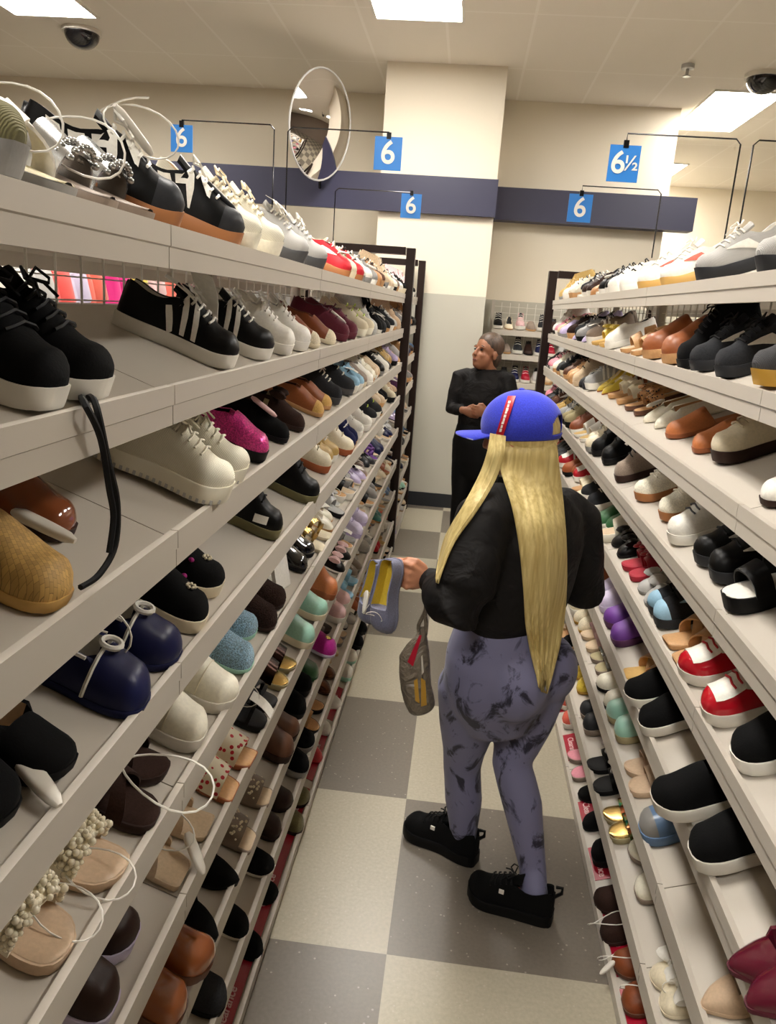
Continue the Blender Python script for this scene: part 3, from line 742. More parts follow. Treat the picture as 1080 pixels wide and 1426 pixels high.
def put(sd, k, kind, desc, cs, toes, extra='', yaw=0., tags=(), sc=1., lod=None, dep=None, one=None, lift=0.):
    cs = cols(cs); out = []; pair = len(toes) > 1
    pts = [toe_pos(sd, k, px, py, k < 2) for px, py in toes]
    if dep is not None: pts = [(lipx(sd, k)+inw(sd)*dep, y) for x, y in pts]
    order = sorted(range(len(pts)), key=lambda q: pts[q][1])
    for r, q in enumerate(order):
        x, y = pts[q]; yw = (yaw[q] if isinstance(yaw, (list, tuple)) else yaw)+rnd.uniform(-3, 3)
        side = (-1 if r == 0 else 1)*(1 if sd == 'L' else -1)
        place = '%s shelf, %s' % (ORD[k], RACKN[sd])
        lab = desc+((', nearer of pair' if r == 0 else ', farther of pair') if pair else '')+', '+place
        if one: lab = desc+', '+one
        if lab in USED: print('DUP', lab)
        USED.add(lab)
        ld = lod if lod is not None else (0 if y < 1.7 else 1 if y < 3 else 2)
        root, an = shoe(kind, NAME.get(kind, kind), shoe_matrix(sd, k, x, y, yw, lift), cs, tuple(extra.split()), side, ld, lab, 'sandal' if kind in SANDALS else 'boot' if kind == 'ankle_boot' else 'shoe', 'shoes on the %s shelf, %s' % (ORD[k], RACKN[sd]), scale=sc)
        PLACED.setdefault((sd, k), []).append((y, desc)); out.append((root, an))
    for ti, what, kw in tags:
        if ti < len(out): add_tag(*out[ti], what, **kw)
    return out
NEARP = dict()
# ---- rack the blonde faces (its shelves from the top down)
put('L', 0, 'runner', 'olive grey mesh running shoe', 'upper=knit:olive sole=grey laces=lightgrey', [(8, 198)], yaw=6, tags=[(0, 'tag_loop', dict(at=(-.03, .03, .07), rx=1.2, sc=1.05))])
put('L', 0, 'slide_sandal', 'white strappy sandal', 'upper=leather:offwhite sole=grey insole=khaki', [(88, 232)], 'cross')
put('L', 0, 'slide_sandal', 'silver chain sandal', 'upper=metal:silver sole=taupe insole=taupe', [(150, 258), (200, 280)], 'chain', tags=[(0, 'tag_loop', dict(rx=1.2, sc=1.2))])
put('L', 0, 'sneaker', 'black sneaker with white jagged panels', 'upper=leather:jet sole=rubber:gum side_panel=leather:white laces=white lining=black toe_cap=leather:charcoal', [(243, 298), (330, 312)], 'tooth cap', yaw=[26, 20],
  tags=[(0, 'security_tag', dict(at=(-.10, 0, .115), rz=.4, ry=.5)), (0, 'price_tag', dict(at=(-.12, .03, .14), ry=-.6)), (1, 'security_tag', dict(rz=.3, ry=.35, m='plastic:charcoal')), (0, 'tag_loop', dict(at=(-.09, 0, .12), rx=1.3, sc=1.1))])
put('L', 0, 'runner', 'cream knit running shoe', 'upper=knit:ivory sole=ivory laces=cream lining=beige', [(352, 338), (384, 348)], yaw=8)
put('L', 0, 'runner', 'light grey running shoe with dark sole', 'upper=knit:lightgrey sole=darkgrey laces=white', [(420, 356), (447, 362)], yaw=8, tags=[(0, 'price_tag', dict(at=(-.12, 0, .12), ry=.4))])
put('L', 0, 'sneaker', 'red sneaker with white flash', 'upper=leather:red sole=rubber:gum side_flash=white lining=white laces=white', [(484, 372), (502, 378)], 'swoop', yaw=8)
put('L', 1, 'sneaker', 'black suede sneaker with white midsole', 'upper=suede:jet sole=rubber:white laces=black lining=black', [(74, 580), (140, 560)], yaw=[-2, 4])
put('L', 1, 'sneaker', 'black and white low-top sneaker', 'upper=leather:jet sole=rubber:white laces=white lining=white side_stripe=white toe_cap=jet', [(322, 515), (372, 500)], 'stripe', yaw=10, tags=[(0, 'price_tag', dict(at=(-.14, .01, .10), ry=.5, rz=.2, sc=1.3)), (0, 'price_tag', dict(at=(-.11, .02, .12), ry=.9, rz=1.2, sc=1.3))])
put('L', 1, 'sneaker', 'white canvas sneaker', 'upper=white sole=rubber:white laces=white lining=offwhite', [(402, 492), (425, 484)], yaw=8, tags=[(1, 'price_tag', dict(at=(-.13, 0, .10), ry=.7))])
put('L', 1, 'loafer', 'brown loafer with cream toe cap', 'upper=leather:chestnut sole=rubber:cream lining=burgundy toe_cap=suede:cream', [(442, 484), (464, 479)], 'cap plain', yaw=8)
put('L', 1, 'sneaker', 'burgundy sneaker', 'upper=suede:burgundy sole=rubber:burgundy laces=burgundy', [(480, 476), (492, 473)], yaw=8, tags=[(0, 'security_tag', dict(rz=.3, ry=.3))])
put('L', 1, 'runner', 'pale yellow running shoe', 'upper=knit:cream sole=rubber:ivory laces=lime', [(506, 470), (515, 468)], yaw=6)
put('L', 2, 'loafer', 'dark brown patent loafer', 'upper=patent:chestnut sole=darkbrown lining=darkbrown', [(94, 712)], yaw=4, tags=[(0, 'security_tag', dict(at=(-.02, -.05, .03), rz=-.1, sc=1.15))])
put('L', 2, 'mule', 'woven straw mule with brown lining', 'upper=straw:straw sole=rubber:straw insole=leather:chestnut', [(84, 850)], yaw=-2, sc=1.08)
put('L', 2, 'runner', 'white knit running shoe', 'upper=knit:ivory sole=rubber:ivory laces=ivory lining=offwhite tread=rubber:lightgrey', [(312, 712), (334, 678)], 'tread', yaw=[6, 8], sc=1.03)
put('L', 2, 'slip_on_shoe', 'hot pink glitter slip-on', 'upper=glitter:hotpink sole=rubber:black lining=black', [(366, 645)], yaw=6)
put('L', 2, 'loafer', 'black loafer with white tag', 'upper=suede:jet sole=black lining=black', [(398, 618)], yaw=6, tags=[(0, 'security_tag', dict(at=(-.09, -.02, .075), rz=.1, ry=.3, m='plastic:palepink'))])
put('L', 2, 'loafer', 'dark loafer with olive strap', 'upper=suede:darkbrown sole=darkbrown lining=black strap=satin:khaki', [(420, 602)], 'strapover plain bigbow', yaw=6)
put('L', 2, 'loafer', 'chestnut loafer with tan toe', 'upper=leather:cognac sole=tan lining=darkbrown toe_cap=suede:straw', [(447, 582), (458, 572)], 'cap plain', yaw=6)
put('L', 2, 'sneaker', 'charcoal sneaker with white laces', 'upper=suede:charcoal sole=rubber:darkgrey laces=white lining=black', [(470, 566), (488, 553)], yaw=8)
put('L', 2, 'slip_on_shoe', 'white slip-on with black lining', 'upper=white sole=rubber:offwhite lining=jet', [(514, 538), (537, 520)], yaw=30)
put('L', 3, 'cutout_shoe', 'black cut-out flat with tan wedge', 'upper=suede:jet sole=black lining=nude side_cutout=cream', [(88, 1086), (10, 1150)], 'sidecut', yaw=-4, tags=[(0, 'security_tag', dict(at=(-.01, .06, .022), rz=-.35, ry=.1, sc=1.15))])
put('L', 3, 'bow_flat', 'navy flat with white piping and ring', 'upper=satin:navy sole=navy lining=offwhite piping=white ring=white bow=white', [(200, 990), (244, 926)], 'trim ring', yaw=[4, 6], sc=1.15, tags=[(0, 'tag_loop', dict(at=(-.11, .02, .07), rx=.9, sc=1.2))])
put('L', 3, 'slip_on_shoe', 'black slip-on with pearl charm', 'upper=suede:jet sole=rubber:cream lining=black', [(280, 878), (303, 830)], 'charm', yaw=4, tags=[(0, 'security_tag', dict(at=(-.12, -.01, .075), rz=.4, ry=.2))])
put('L', 3, 'ankle_boot', 'black lace-up boot with olive sole', 'upper=leather:jet sole=rubber:olive laces=black lining=black', [(386, 750), (438, 702)], yaw=6, tags=[(0, 'price_tag', dict(at=(-.06, -.048, .05), rx=1.35, rz=.3, sc=.5))])
put('L', 3, 'sneaker', 'cream sneaker with rust sole', 'upper=leather:cream sole=rubber:rust laces=cream lining=beige', [(455, 660), (487, 636)], yaw=10)
put('L', 3, 'runner', 'white mesh running shoe', 'upper=knit:white sole=rubber:white laces=white', [(500, 612), (512, 602)], yaw=8)
put('L', 3, 'runner', 'black running shoe with lime trim', 'upper=knit:charcoal sole=rubber:white laces=lime', [(519, 592), (526, 583)], yaw=8)
put('L', 4, 'slide_sandal', 'pearl cluster slide', 'upper=satin:pearl sole=nude insole=leather:nude pearl_cover=patent:pearl', [(88, 1340), (166, 1226)], 'wide pearl', yaw=[-4, 2], sc=1.04, tags=[(1, 'tag_loop', dict(at=(-.03, -.03, .03), rx=.3, sc=1.1)), (0, 'tag_loop', dict(at=(-.03, .03, .04), rx=.5, sc=1.))])
put('L', 4, 'slide_sandal', 'dark brown studded cross-strap slide', 'upper=suede:darkbrown sole=darkbrown insole=suede:darkbrown', [(214, 1150), (226, 1086)], 'cross studs', yaw=2, tags=[(0, 'tag_loop', dict(at=(-.01, .03, .07), rx=.3, sc=1.6))])
put('L', 4, 'slip_on_shoe', 'ivory platform slip-on', 'upper=ivory sole=rubber:offwhite lining=cream seam=cream', [(278, 1040), (321, 988)], 'seam', yaw=2, sc=1.05)
put('L', 4, 'slipper', 'pale blue terry slipper', 'upper=fur:paleblue sole=rubber:mint lining=paleblue', [(347, 935), (352, 890)], yaw=2)
put('L', 4, 'slipper', 'dark brown fuzzy slipper', 'upper=fur:darkbrown sole=rubber:darkbrown lining=darkbrown', [(380, 878), (392, 848)], yaw=2)
put('L', 4, 'loafer', 'black patent loafer', 'upper=patent:jet sole=black lining=black', [(424, 796), (434, 776)], yaw=4)
put('L', 4, 'square_slide', 'gold flat sandal', 'upper=metal:gold sole=cream insole=cream', [(448, 768), (457, 752)], 'thin')
put('L', 5, 'slip_on_shoe', 'brown slip-on with lilac sole', 'upper=leather:darkbrown sole=rubber:lilac lining=darkbrown', [(152, 1420), (181, 1325)], yaw=[0, 2], sc=1.03)
put('L', 5, 'square_slide', 'beige square-toe sandal', 'upper=leather:beige sole=beige insole=leather:beige', [(254, 1225), (288, 1160)], 'cross', yaw=[-4, 2], tags=[(0, 'tag_loop', dict(at=(-.07, 0, .09), rx=1., sc=1.2)), (0, 'security_tag', dict(at=(.0, .03, .04), rz=-.5, ry=.5))])
put('L', 5, 'square_slide', 'cherry print tan sandal', 'upper=cherry:cream sole=cognac insole=leather:tan', [(325, 1110), (349, 1066)], 'wide', yaw=0)
put('L', 5, 'slide_sandal', 'black strappy sandal', 'upper=leather:jet sole=black insole=leather:charcoal', [(366, 1015), (380, 988)], 'thin', yaw=0, tags=[(0, 'price_tag', dict(at=(-.03, 0, .06), ry=.5)), (0, 'tag_loop', dict(at=(-.09, 0, .07), rx=.8))])
put('L', 5, 'slide_sandal', 'bronze jewelled slide', 'upper=metal:darkbrown sole=khaki insole=metal:gold', [(397, 958), (408, 935)], 'two studs', yaw=2)
put('L', 5, 'clog', 'mint and cream clog', 'upper=leather:mint sole=rubber:cream insole=cream', [(432, 905), (450, 866)], 'cap', yaw=2)
put('L', 5, 'ankle_boot', 'cognac leather ankle boot', 'upper=leather:orange sole=cognac laces=cognac lining=darkbrown', [(464, 838)], 'nolace', yaw=2)
put('L', 5, 'ballet_flat', 'black flat with pink rosette', 'upper=satin:jet sole=white lining=cream bow=satin:palepink', [(478, 800), (486, 783)], 'bigbow', yaw=2)
put('L', 5, 'sneaker', 'lavender grey sneaker', 'upper=lilac sole=rubber:lavender laces=lavender', [(500, 752), (507, 735)], yaw=6)
put('L', 6, 'clog', 'cognac leather clog', 'upper=patent:cognac sole=brown insole=leather:chestnut', [(250, 1424), (289, 1360)], yaw=2)
put('L', 6, 'pointed_flat', 'black pointed flat', 'upper=suede:jet sole=black lining=cognac', [(300, 1312), (328, 1236)], yaw=0)
put('L', 6, 'square_slide', 'grey sandal with pearl dots', 'upper=satin:taupe sole=taupe insole=beige', [(350, 1180), (373, 1118)], 'wide pearldots', yaw=2)
put('L', 6, 'clog', 'taupe buckle clog', 'upper=leather:brown sole=darkbrown insole=leather:taupe', [(402, 1062), (410, 1032)], 'buckle', yaw=2)
put('L', 6, 'slip_on_shoe', 'black suede slip-on', 'upper=suede:jet sole=rubber:black lining=black', [(420, 1000), (428, 968)], yaw=2)
put('L', 6, 'mule', 'green velvet mule', 'upper=satin:green sole=green insole=darkgrey', [(440, 946)], yaw=2)
put('L', 6, 'slipper', 'magenta slipper with gold emblem', 'upper=suede:magenta sole=rubber:lilac lining=magenta', [(464, 920)], 'medal', yaw=0)
put('L', 6, 'sneaker', 'pale pink sneaker', 'upper=palepink sole=rubber:white laces=white', [(476, 868), (482, 848)], yaw=4)
put('L', 6, 'slide_sandal', 'pale blue two-strap slide', 'upper=skyblue sole=skyblue insole=paleblue', [(489, 835), (495, 815)], 'two')
put('L', 7, 'mule', 'charcoal felt mule', 'upper=suede:charcoal sole=black insole=charcoal', [(310, 1405)], yaw=2)
put('L', 7, 'ballet_flat', 'black flat with pale sole edge', 'upper=suede:jet sole=offwhite lining=black', [(343, 1302), (378, 1218)], yaw=0)
put('L', 7, 'loafer', 'dark brown loafer', 'upper=leather:darkbrown sole=darkbrown lining=brown', [(387, 1166), (403, 1126)], yaw=0)
put('L', 7, 'slip_on_shoe', 'black slip-on with grey sole line', 'upper=suede:jet sole=rubber:grey lining=black', [(424, 1082), (432, 1046)], yaw=0)
put('L', 7, 'slide_sandal', 'tan footbed slide', 'upper=suede:tan sole=black insole=suede:tan', [(441, 1020), (447, 992)], 'two')
put('L', 7, 'ballet_flat', 'bronze flat', 'upper=metal:brown sole=brown lining=tan', [(458, 966), (464, 945)])
put('L', 8, 'ballet_flat', 'black suede flat', 'upper=suede:jet sole=black lining=black', [(363, 1330), (384, 1252)], yaw=0)
put('L', 8, 'mule', 'olive suede mule', 'upper=suede:olive sole=darkbrown insole=olive', [(419, 1158), (427, 1120)], yaw=0)
put('L', 8, 'ballet_flat', 'red flat with tan lining', 'upper=patent:red sole=red lining=tan', [(447, 1060)], yaw=0)
put('L', 8, 'ballet_flat', 'white flat', 'upper=leather:white sole=white lining=palepink', [(459, 1022), (473, 986)], yaw=0)
put('L', 8, 'clog', 'pale green clog', 'upper=offwhite sole=rubber:mint insole=mint', [(487, 948), (493, 925)], yaw=0)
put('L', 8, 'slip_on_shoe', 'black low slip-on', 'upper=suede:jet sole=rubber:black lining=black', [(502, 905), (507, 885)], yaw=0)
# ---- rack behind the blonde
put('R', 0, 'runner', 'grey sneaker with black sole', 'upper=knit:lightgrey sole=rubber:charcoal laces=white lining=white', [(976, 388), (1062, 375)], 'swoop', yaw=-4, tags=[(0, 'price_tag', dict(at=(-.13, 0, .12), ry=.3))])
put('R', 0, 'sneaker', 'white sneaker with coral flash', 'upper=leather:white sole=rubber:straw side_flash=coral laces=white lining=lavender', [(893, 401), (925, 396)], 'swoop', yaw=-8)
put('R', 0, 'slide_sandal', 'black and white strappy sandal', 'upper=leather:jet sole=white insole=white', [(806, 412), (832, 408)], 'cross')
put('R', 0, 'sneaker', 'white sneaker with black heel', 'upper=leather:white sole=rubber:white laces=jet lining=jet toe_cap=white', [(850, 406), (866, 404)], 'cap')
put('R', 1, 'runner', 'dark grey knit sneaker with yellow sole', 'upper=knit:darkgrey sole=rubber:mustard laces=lightgrey', [(1052, 558)], yaw=-2, sc=1.05)
put('R', 1, 'sneaker', 'charcoal sneaker with white flash', 'upper=suede:charcoal sole=rubber:charcoal side_flash=white laces=black', [(966, 524), (1000, 536)], 'swoop', yaw=-4)
put('R', 1, 'clog', 'large chestnut leather clog', 'upper=leather:cognac sole=tan insole=leather:chestnut', [(900, 504), (926, 512)], yaw=-6, sc=1.28)
put('R', 1, 'ankle_boot', 'black boot behind the chestnut clogs', 'upper=suede:jet sole=rubber:black laces=black lining=black', [(946, 518)], yaw=-4)
put('R', 1, 'slide_sandal', 'tan strappy sandal', 'upper=leather:tan sole=tan insole=leather:beige', [(866, 493), (880, 498)], 'two')
put('R', 1, 'slip_on_shoe', 'white slip-on with dark lining', 'upper=white sole=rubber:white lining=jet', [(846, 488)], yaw=-20)
put('R', 1, 'slide_sandal', 'yellow bow slide', 'upper=satin:yellow sole=straw insole=straw', [(826, 480), (836, 484)], 'bow')
put('R', 1, 'court_shoe', 'lavender pointed pump', 'upper=satin:lavender sole=darkgrey lining=offwhite heel=grey', [(797, 474), (810, 477)])
put('R', 2, 'sneaker', 'cream sneaker with dark sole', 'upper=leather:cream sole=rubber:darkbrown laces=cream lining=offwhite', [(996, 648)], yaw=-4, sc=1.1)
put('R', 2, 'loafer', 'white and brown loafer', 'upper=leather:white sole=darkbrown lining=darkbrown', [(1062, 706)], yaw=-2)
put('R', 2, 'mule', 'orange leather mule', 'upper=leather:orange sole=cognac insole=orange', [(930, 612), (966, 632)], yaw=-4)
put('R', 2, 'pointed_flat', 'ivory pointed flat', 'upper=leather:ivory sole=ivory lining=tan', [(898, 590), (912, 598)], yaw=-8, tags=[(1, 'security_tag', dict(at=(-.05, 0, .06), rz=.4))])
put('R', 2, 'slide_sandal', 'leopard bow slide', 'upper=leopard:camel sole=brown insole=tan', [(872, 573), (884, 580)], 'bow')
put('R', 2, 'slide_sandal', 'cream bow sandal', 'upper=satin:cream sole=tan insole=tan', [(848, 556), (860, 564)], 'bow')
put('R', 2, 'court_shoe', 'yellow pump', 'upper=satin:yellow sole=cognac lining=cream', [(832, 546), (838, 550)])
put('R', 3, 'sneaker', 'black leather sneaker', 'upper=leather:jet sole=rubber:charcoal laces=black lining=black', [(972, 790), (992, 812)], 'swoop', yaw=-4, sc=1.05)
put('R', 3, 'platform_sandal', 'black chunky sandal with pale cut-outs', 'upper=leather:jet sole=rubber:jet insole=white', [(1012, 852)], 'two', yaw=-4, sc=1.1)
put('R', 3, 'sneaker', 'white sneaker with grey heel', 'upper=leather:white sole=rubber:white laces=darkgrey lining=charcoal', [(934, 760)], yaw=-6, sc=1.05)
put('R', 3, 'sneaker', 'ivory sneaker with gum sole', 'upper=suede:ivory sole=rubber:gum laces=ivory lining=beige', [(888, 700), (922, 728)], yaw=-8)
put('R', 3, 'ankle_boot', 'taupe suede boot with silver tag', 'upper=suede:taupe sole=rubber:darkbrown laces=charcoal lining=black', [(858, 672)], yaw=-4, tags=[(0, 'price_tag', dict(at=(-.10, 0, .14), ry=.4))])
put('R', 3, 'ankle_boot', 'black chunky boot', 'upper=leather:jet sole=rubber:black laces=black lining=black', [(826, 636), (840, 648)], yaw=-4)
put('R', 3, 'slide_sandal', 'white slide with gold lining', 'upper=white sole=white insole=gold', [(800, 610), (808, 616)])
put('R', 4, 'slip_on_shoe', 'black canvas slip-on with thick white sole', 'upper=suede:jet sole=rubber:white lining=charcoal', [(1024, 1070)], yaw=-2, sc=1.08)
put('R', 4, 'sneaker', 'red sneaker with white instep', 'upper=patent:red sole=rubber:offwhite instep_panel=leather:white laces=red lining=jet', [(950, 950), (981, 1006)], 'flash', yaw=-2, sc=1.04)
put('R', 4, 'square_slide', 'tan cross-strap sandal', 'upper=leather:tan sole=tan insole=leather:tan', [(929, 900), (941, 926)], 'cross', yaw=-2)
put('R', 4, 'sneaker', 'charcoal sneaker with pale blue flash', 'upper=suede:charcoal sole=rubber:charcoal side_flash=paleblue toe_cap=paleblue laces=black', [(906, 858), (914, 874)], 'swoop cap', yaw=-2)
put('R', 4, 'ballet_flat', 'pale grey pleated flat', 'upper=satin:lightgrey sole=grey lining=offwhite', [(890, 826), (898, 842)], 'bigbow')
put('R', 4, 'slide_sandal', 'red flower slide', 'upper=satin:crimson sole=crimson insole=crimson', [(868, 794), (878, 808)], 'flower')
put('R', 4, 'ballet_flat', 'black bow flat', 'upper=satin:jet sole=black lining=cream', [(853, 762), (860, 776)], 'bigbow')
put('R', 4, 'sneaker', 'red and white striped sneaker', 'upper=leather:red sole=rubber:white side_stripe=white instep_panel=white laces=white', [(779, 652), (800, 672)], 'flash stripe')
put('R', 4, 'sneaker', 'charcoal mesh sneaker', 'upper=knit:charcoal sole=rubber:white laces=white lining=black', [(812, 698), (820, 712)])
put('R', 5, 'pointed_flat', 'burgundy patent pointed flat', 'upper=patent:burgundy sole=burgundy lining=burgundy', [(1014, 1375), (1036, 1420)], yaw=-2, sc=1.06)
put('R', 5, 'slip_on_shoe', 'black slip-on jutting over the shelf lip', 'upper=suede:jet sole=rubber:offwhite lining=charcoal', [(908, 1155), (963, 1212)], yaw=[-2, -2], sc=1.1)
put('R', 5, 'slip_on_shoe', 'black slip-on with white rim', 'upper=suede:jet sole=rubber:offwhite lining=charcoal', [(872, 985), (892, 1024)], yaw=-2)
put('R', 5, 'square_slide', 'straw bow sandal', 'upper=leather:tan sole=straw insole=straw', [(872, 945), (880, 965)], 'cross')
put('R', 5, 'clog', 'purple rubber clog', 'upper=rubber:purple sole=rubber:plum insole=purple', [(844, 874), (853, 898)], yaw=-2)
put('R', 5, 'slip_on_shoe', 'lilac slip-on', 'upper=lilac sole=rubber:lilac lining=lavender', [(828, 838), (836, 852)])
put('R', 5, 'slide_sandal', 'cognac bead sandal', 'upper=leather:cognac sole=mustard insole=tan', [(820, 812)], 'two')
put('R', 5, 'slipper', 'pale denim slipper', 'upper=fur:denim sole=rubber:paleblue lining=paleblue', [(808, 792), (802, 776)])
put('R', 6, 'pointed_flat', 'nude pointed flat', 'upper=leather:nude sole=nude lining=brown', [(978, 1405)], yaw=-2)
put('R', 6, 'pointed_flat', 'rust suede flat', 'upper=suede:rust sole=brown lining=brown', [(950, 1310)], yaw=-2, dep=.10)
put('R', 6, 'clog', 'blue and grey rubber clog', 'upper=plastic:denim sole=rubber:denim insole=lightgrey toe_cap=plastic:grey', [(894, 1168)], 'cap', yaw=-4, sc=1.06)
put('R', 6, 'slide_sandal', 'dusty pink two-strap slide', 'upper=leather:nude sole=nude insole=nude', [(873, 1078), (878, 1104)], 'wide seam', yaw=-2)
put('R', 6, 'clog', 'mint puffer clog', 'upper=satin:mint sole=rubber:khaki insole=mint', [(847, 1004), (858, 1030)])
put('R', 6, 'mule', 'cream mule with dark strap', 'upper=leather:ivory sole=jet insole=cream', [(832, 960), (842, 986)])
put('R', 6, 'slide_sandal', 'silver jewelled sandal', 'upper=metal:silver sole=taupe insole=khaki', [(824, 922), (830, 938)], 'thin studs')
put('R', 6, 'slide_sandal', 'blush strap sandal', 'upper=palepink sole=beige insole=beige', [(811, 890), (817, 906)], 'two')
put('R', 6, 'mule', 'mustard suede mule', 'upper=suede:cream sole=mustard insole=mustard', [(800, 868), (806, 880)])
put('R', 6, 'runner', 'cream mesh running shoe', 'upper=knit:cream sole=rubber:white laces=brown', [(792, 846), (796, 858)])
put('R', 7, 'ballet_flat', 'cream flat with white ribbons', 'upper=leather:cream sole=cream lining=chestnut bow=white', [(920, 1405), (908, 1370)], 'bigbow', yaw=-4, tags=[(0, 'tag_loop', dict(rx=1.0))])
put('R', 7, 'loafer', 'ivory loafer', 'upper=leather:ivory sole=rubber:taupe lining=beige', [(878, 1196), (886, 1250)], yaw=-2)
put('R', 7, 'slide_sandal', 'holographic slide', 'upper=holo:silver sole=khaki insole=metal:gold', [(842, 1142), (850, 1168)], 'wide')
put('R', 7, 'slide_sandal', 'black slide with silver bow', 'upper=satin:jet sole=black insole=black bow=satin:lightgrey', [(820, 1072), (828, 1102)], 'bow')
put('R', 7, 'clog', 'charcoal rubber clog', 'upper=rubber:charcoal sole=rubber:taupe insole=charcoal', [(810, 1000), (814, 1020)])
put('R', 7, 'mule', 'yellow suede mule', 'upper=suede:yellow sole=rubber:mustard insole=lime', [(800, 945), (804, 964)])
put('R', 8, 'loafer', 'brown leather loafer with white tag loop', 'upper=leather:chestnut sole=brown lining=brown', [(856, 1352), (868, 1404)], 'plain', yaw=-2, tags=[(0, 'tag_loop', dict(rx=.6, sc=1.2)), (1, 'tag_loop', dict(at=(-.02, 0, .05), rx=.6, sc=1.2)), (1, 'security_tag', dict(at=(.02, .02, .035), rz=.6, sc=.7))])
put('R', 8, 'mule', 'dark brown suede mule', 'upper=suede:darkbrown sole=darkbrown insole=darkbrown', [(829, 1262), (838, 1308)], yaw=-2, tags=[(0, 'tag_loop', dict(at=(-.03, 0, .06), rx=.4, sc=1.2))])
put('R', 8, 'ballet_flat', 'black fabric flat', 'upper=suede:jet sole=black lining=black', [(806, 1112), (812, 1152)])
put('R', 8, 'slip_on_shoe', 'black knit slip-on', 'upper=knit:jet sole=rubber:black lining=black', [(826, 1200)])
put('R', 8, 'slide_sandal', 'pink bow slide', 'upper=satin:pink sole=taupe insole=pink', [(792, 1058), (797, 1084)], 'bow')
put('R', 8, 'slip_on_shoe', 'white slip-on with coral toe', 'upper=white sole=rubber:white lining=cream toe_cap=coral', [(779, 986), (785, 1012)], 'cap')
# long black laces hanging from the black suede sneaker
ob = [o for o in C.objects if o.get('label', '').startswith('black suede sneaker with white midsole, farther')][0]
inv = ob.matrix_world.inverted() if False else (ob.matrix_basis).inverted()
X0 = lipx('L', 1)
pts = [atX(118, 556, X0-.05), atX(132, 560, X0+.012), atX(150, 640, X0+.018), atX(163, 700, X0+.016), atX(160, 760, X0+.014), atX(138, 800, X0+.012), atX(112, 818, X0+.006)]
pt2 = [atX(112, 552, X0-.05), atX(118, 562, X0+.012), atX(140, 610, X0+.018), atX(152, 680, X0+.014), atX(158, 720, X0+.013), atX(152, 770, X0+.012)]
def smooth_path(p, n=6):
    out = []
    for i in range(len(p)-1):
        a, b, c, d = p[max(i-1, 0)], p[i], p[i+1], p[min(i+2, len(p)-1)]
        for j in range(n):
            t = j/n; out.append(.5*((2*b)+(c-a)*t+(2*a-5*b+4*c-d)*t*t+(3*b-a-3*c+d)*t**3))
    return out+[p[-1]]
for pp in (pts, pt2):
    b = MB(); b.tube([inv @ q for q in smooth_path(pp)], .0042, 6); b.build('hanging_lace', 'black', ob)
# white card standing on the fifth shelf
p = atZ(388, 838, lipz('L', 4)+.03); x = lipx('L', 4)-.06; y = atX(388, 838, x).y
t = tag(empty('shoe_box_lid', Matrix.Translation((x, y, surf('L', 4, x)+.001)) @ Matrix.Rotation(-.25, 4, 'Z')), 'white cardboard lid standing on the fifth shelf above the mint clogs', 'box lid')
b = MB(); b.box((0, 0, .055), (.012, .085, .11), Matrix.Rotation(-.2, 3, 'Y')); b.build('panel', 'white', t, False)
b = MB(); b.box((-.03, 0, .012), (.09, .09, .006), Matrix.Rotation(SLOPE, 3, 'Y')); b.build('flap', 'white', t, False)
# ---- the rest of every shelf, further down the aisle
FK = ['sneaker', 'runner', 'slip_on_shoe', 'loafer', 'ballet_flat', 'clog', 'mule', 'slide_sandal', 'square_slide', 'platform_sandal', 'wedge_sandal', 'court_shoe', 'ankle_boot', 'pointed_flat']
WUP = ['sneaker']*5+['runner']*4+['slip_on_shoe']*2+['loafer']*2+['ankle_boot']
WLO = ['slide_sandal']*3+['square_slide']*2+['ballet_flat']*3+['mule', 'clog', 'wedge_sandal', 'platform_sandal', 'court_shoe', 'pointed_flat', 'loafer', 'slip_on_shoe', 'sneaker']
FC = ['black']*11+['charcoal']*5+['white']*7+['ivory']*4+['cream']*5+['beige']*5+['tan']*5+['taupe', 'grey', 'khaki', 'brown', 'darkbrown', 'silver', 'navy', 'nude', 'camel']*2+['brown', 'darkbrown', 'chestnut', 'taupe', 'taupe', 'grey', 'grey', 'lightgrey', 'lightgrey', 'navy', 'burgundy', 'red', 'pink', 'palepink', 'olive', 'khaki', 'gold', 'silver', 'mustard', 'yellow', 'paleblue', 'denim', 'lavender', 'coral', 'mint', 'purple', 'teal', 'plum', 'green', 'rust', 'nude']
CN = dict(lightgrey='light grey', darkbrown='dark brown', palepink='pale pink', paleblue='pale blue', denim='denim blue')
FILL = dict(sneaker='leather', runner='knit', slip_on_shoe='matte', loafer='leather', ballet_flat='satin', clog='rubber', mule='suede', slide_sandal='leather', square_slide='leather', platform_sandal='leather', wedge_sandal='suede', court_shoe='patent', ankle_boot='suede', pointed_flat='satin')
def hidden(sd, k, y):
    q = proj((lipx(sd, k)+inw(sd)*.08, y, lipz(sd, k)+.06))
    if q is None: return True
    if q[0] < -40 or q[0] > IW+40 or q[1] > IH+60: return True
    if sd == 'R':   # behind the shopper
        px, py = q
        if 655 < px < 755 and py > 600: return True
    return False
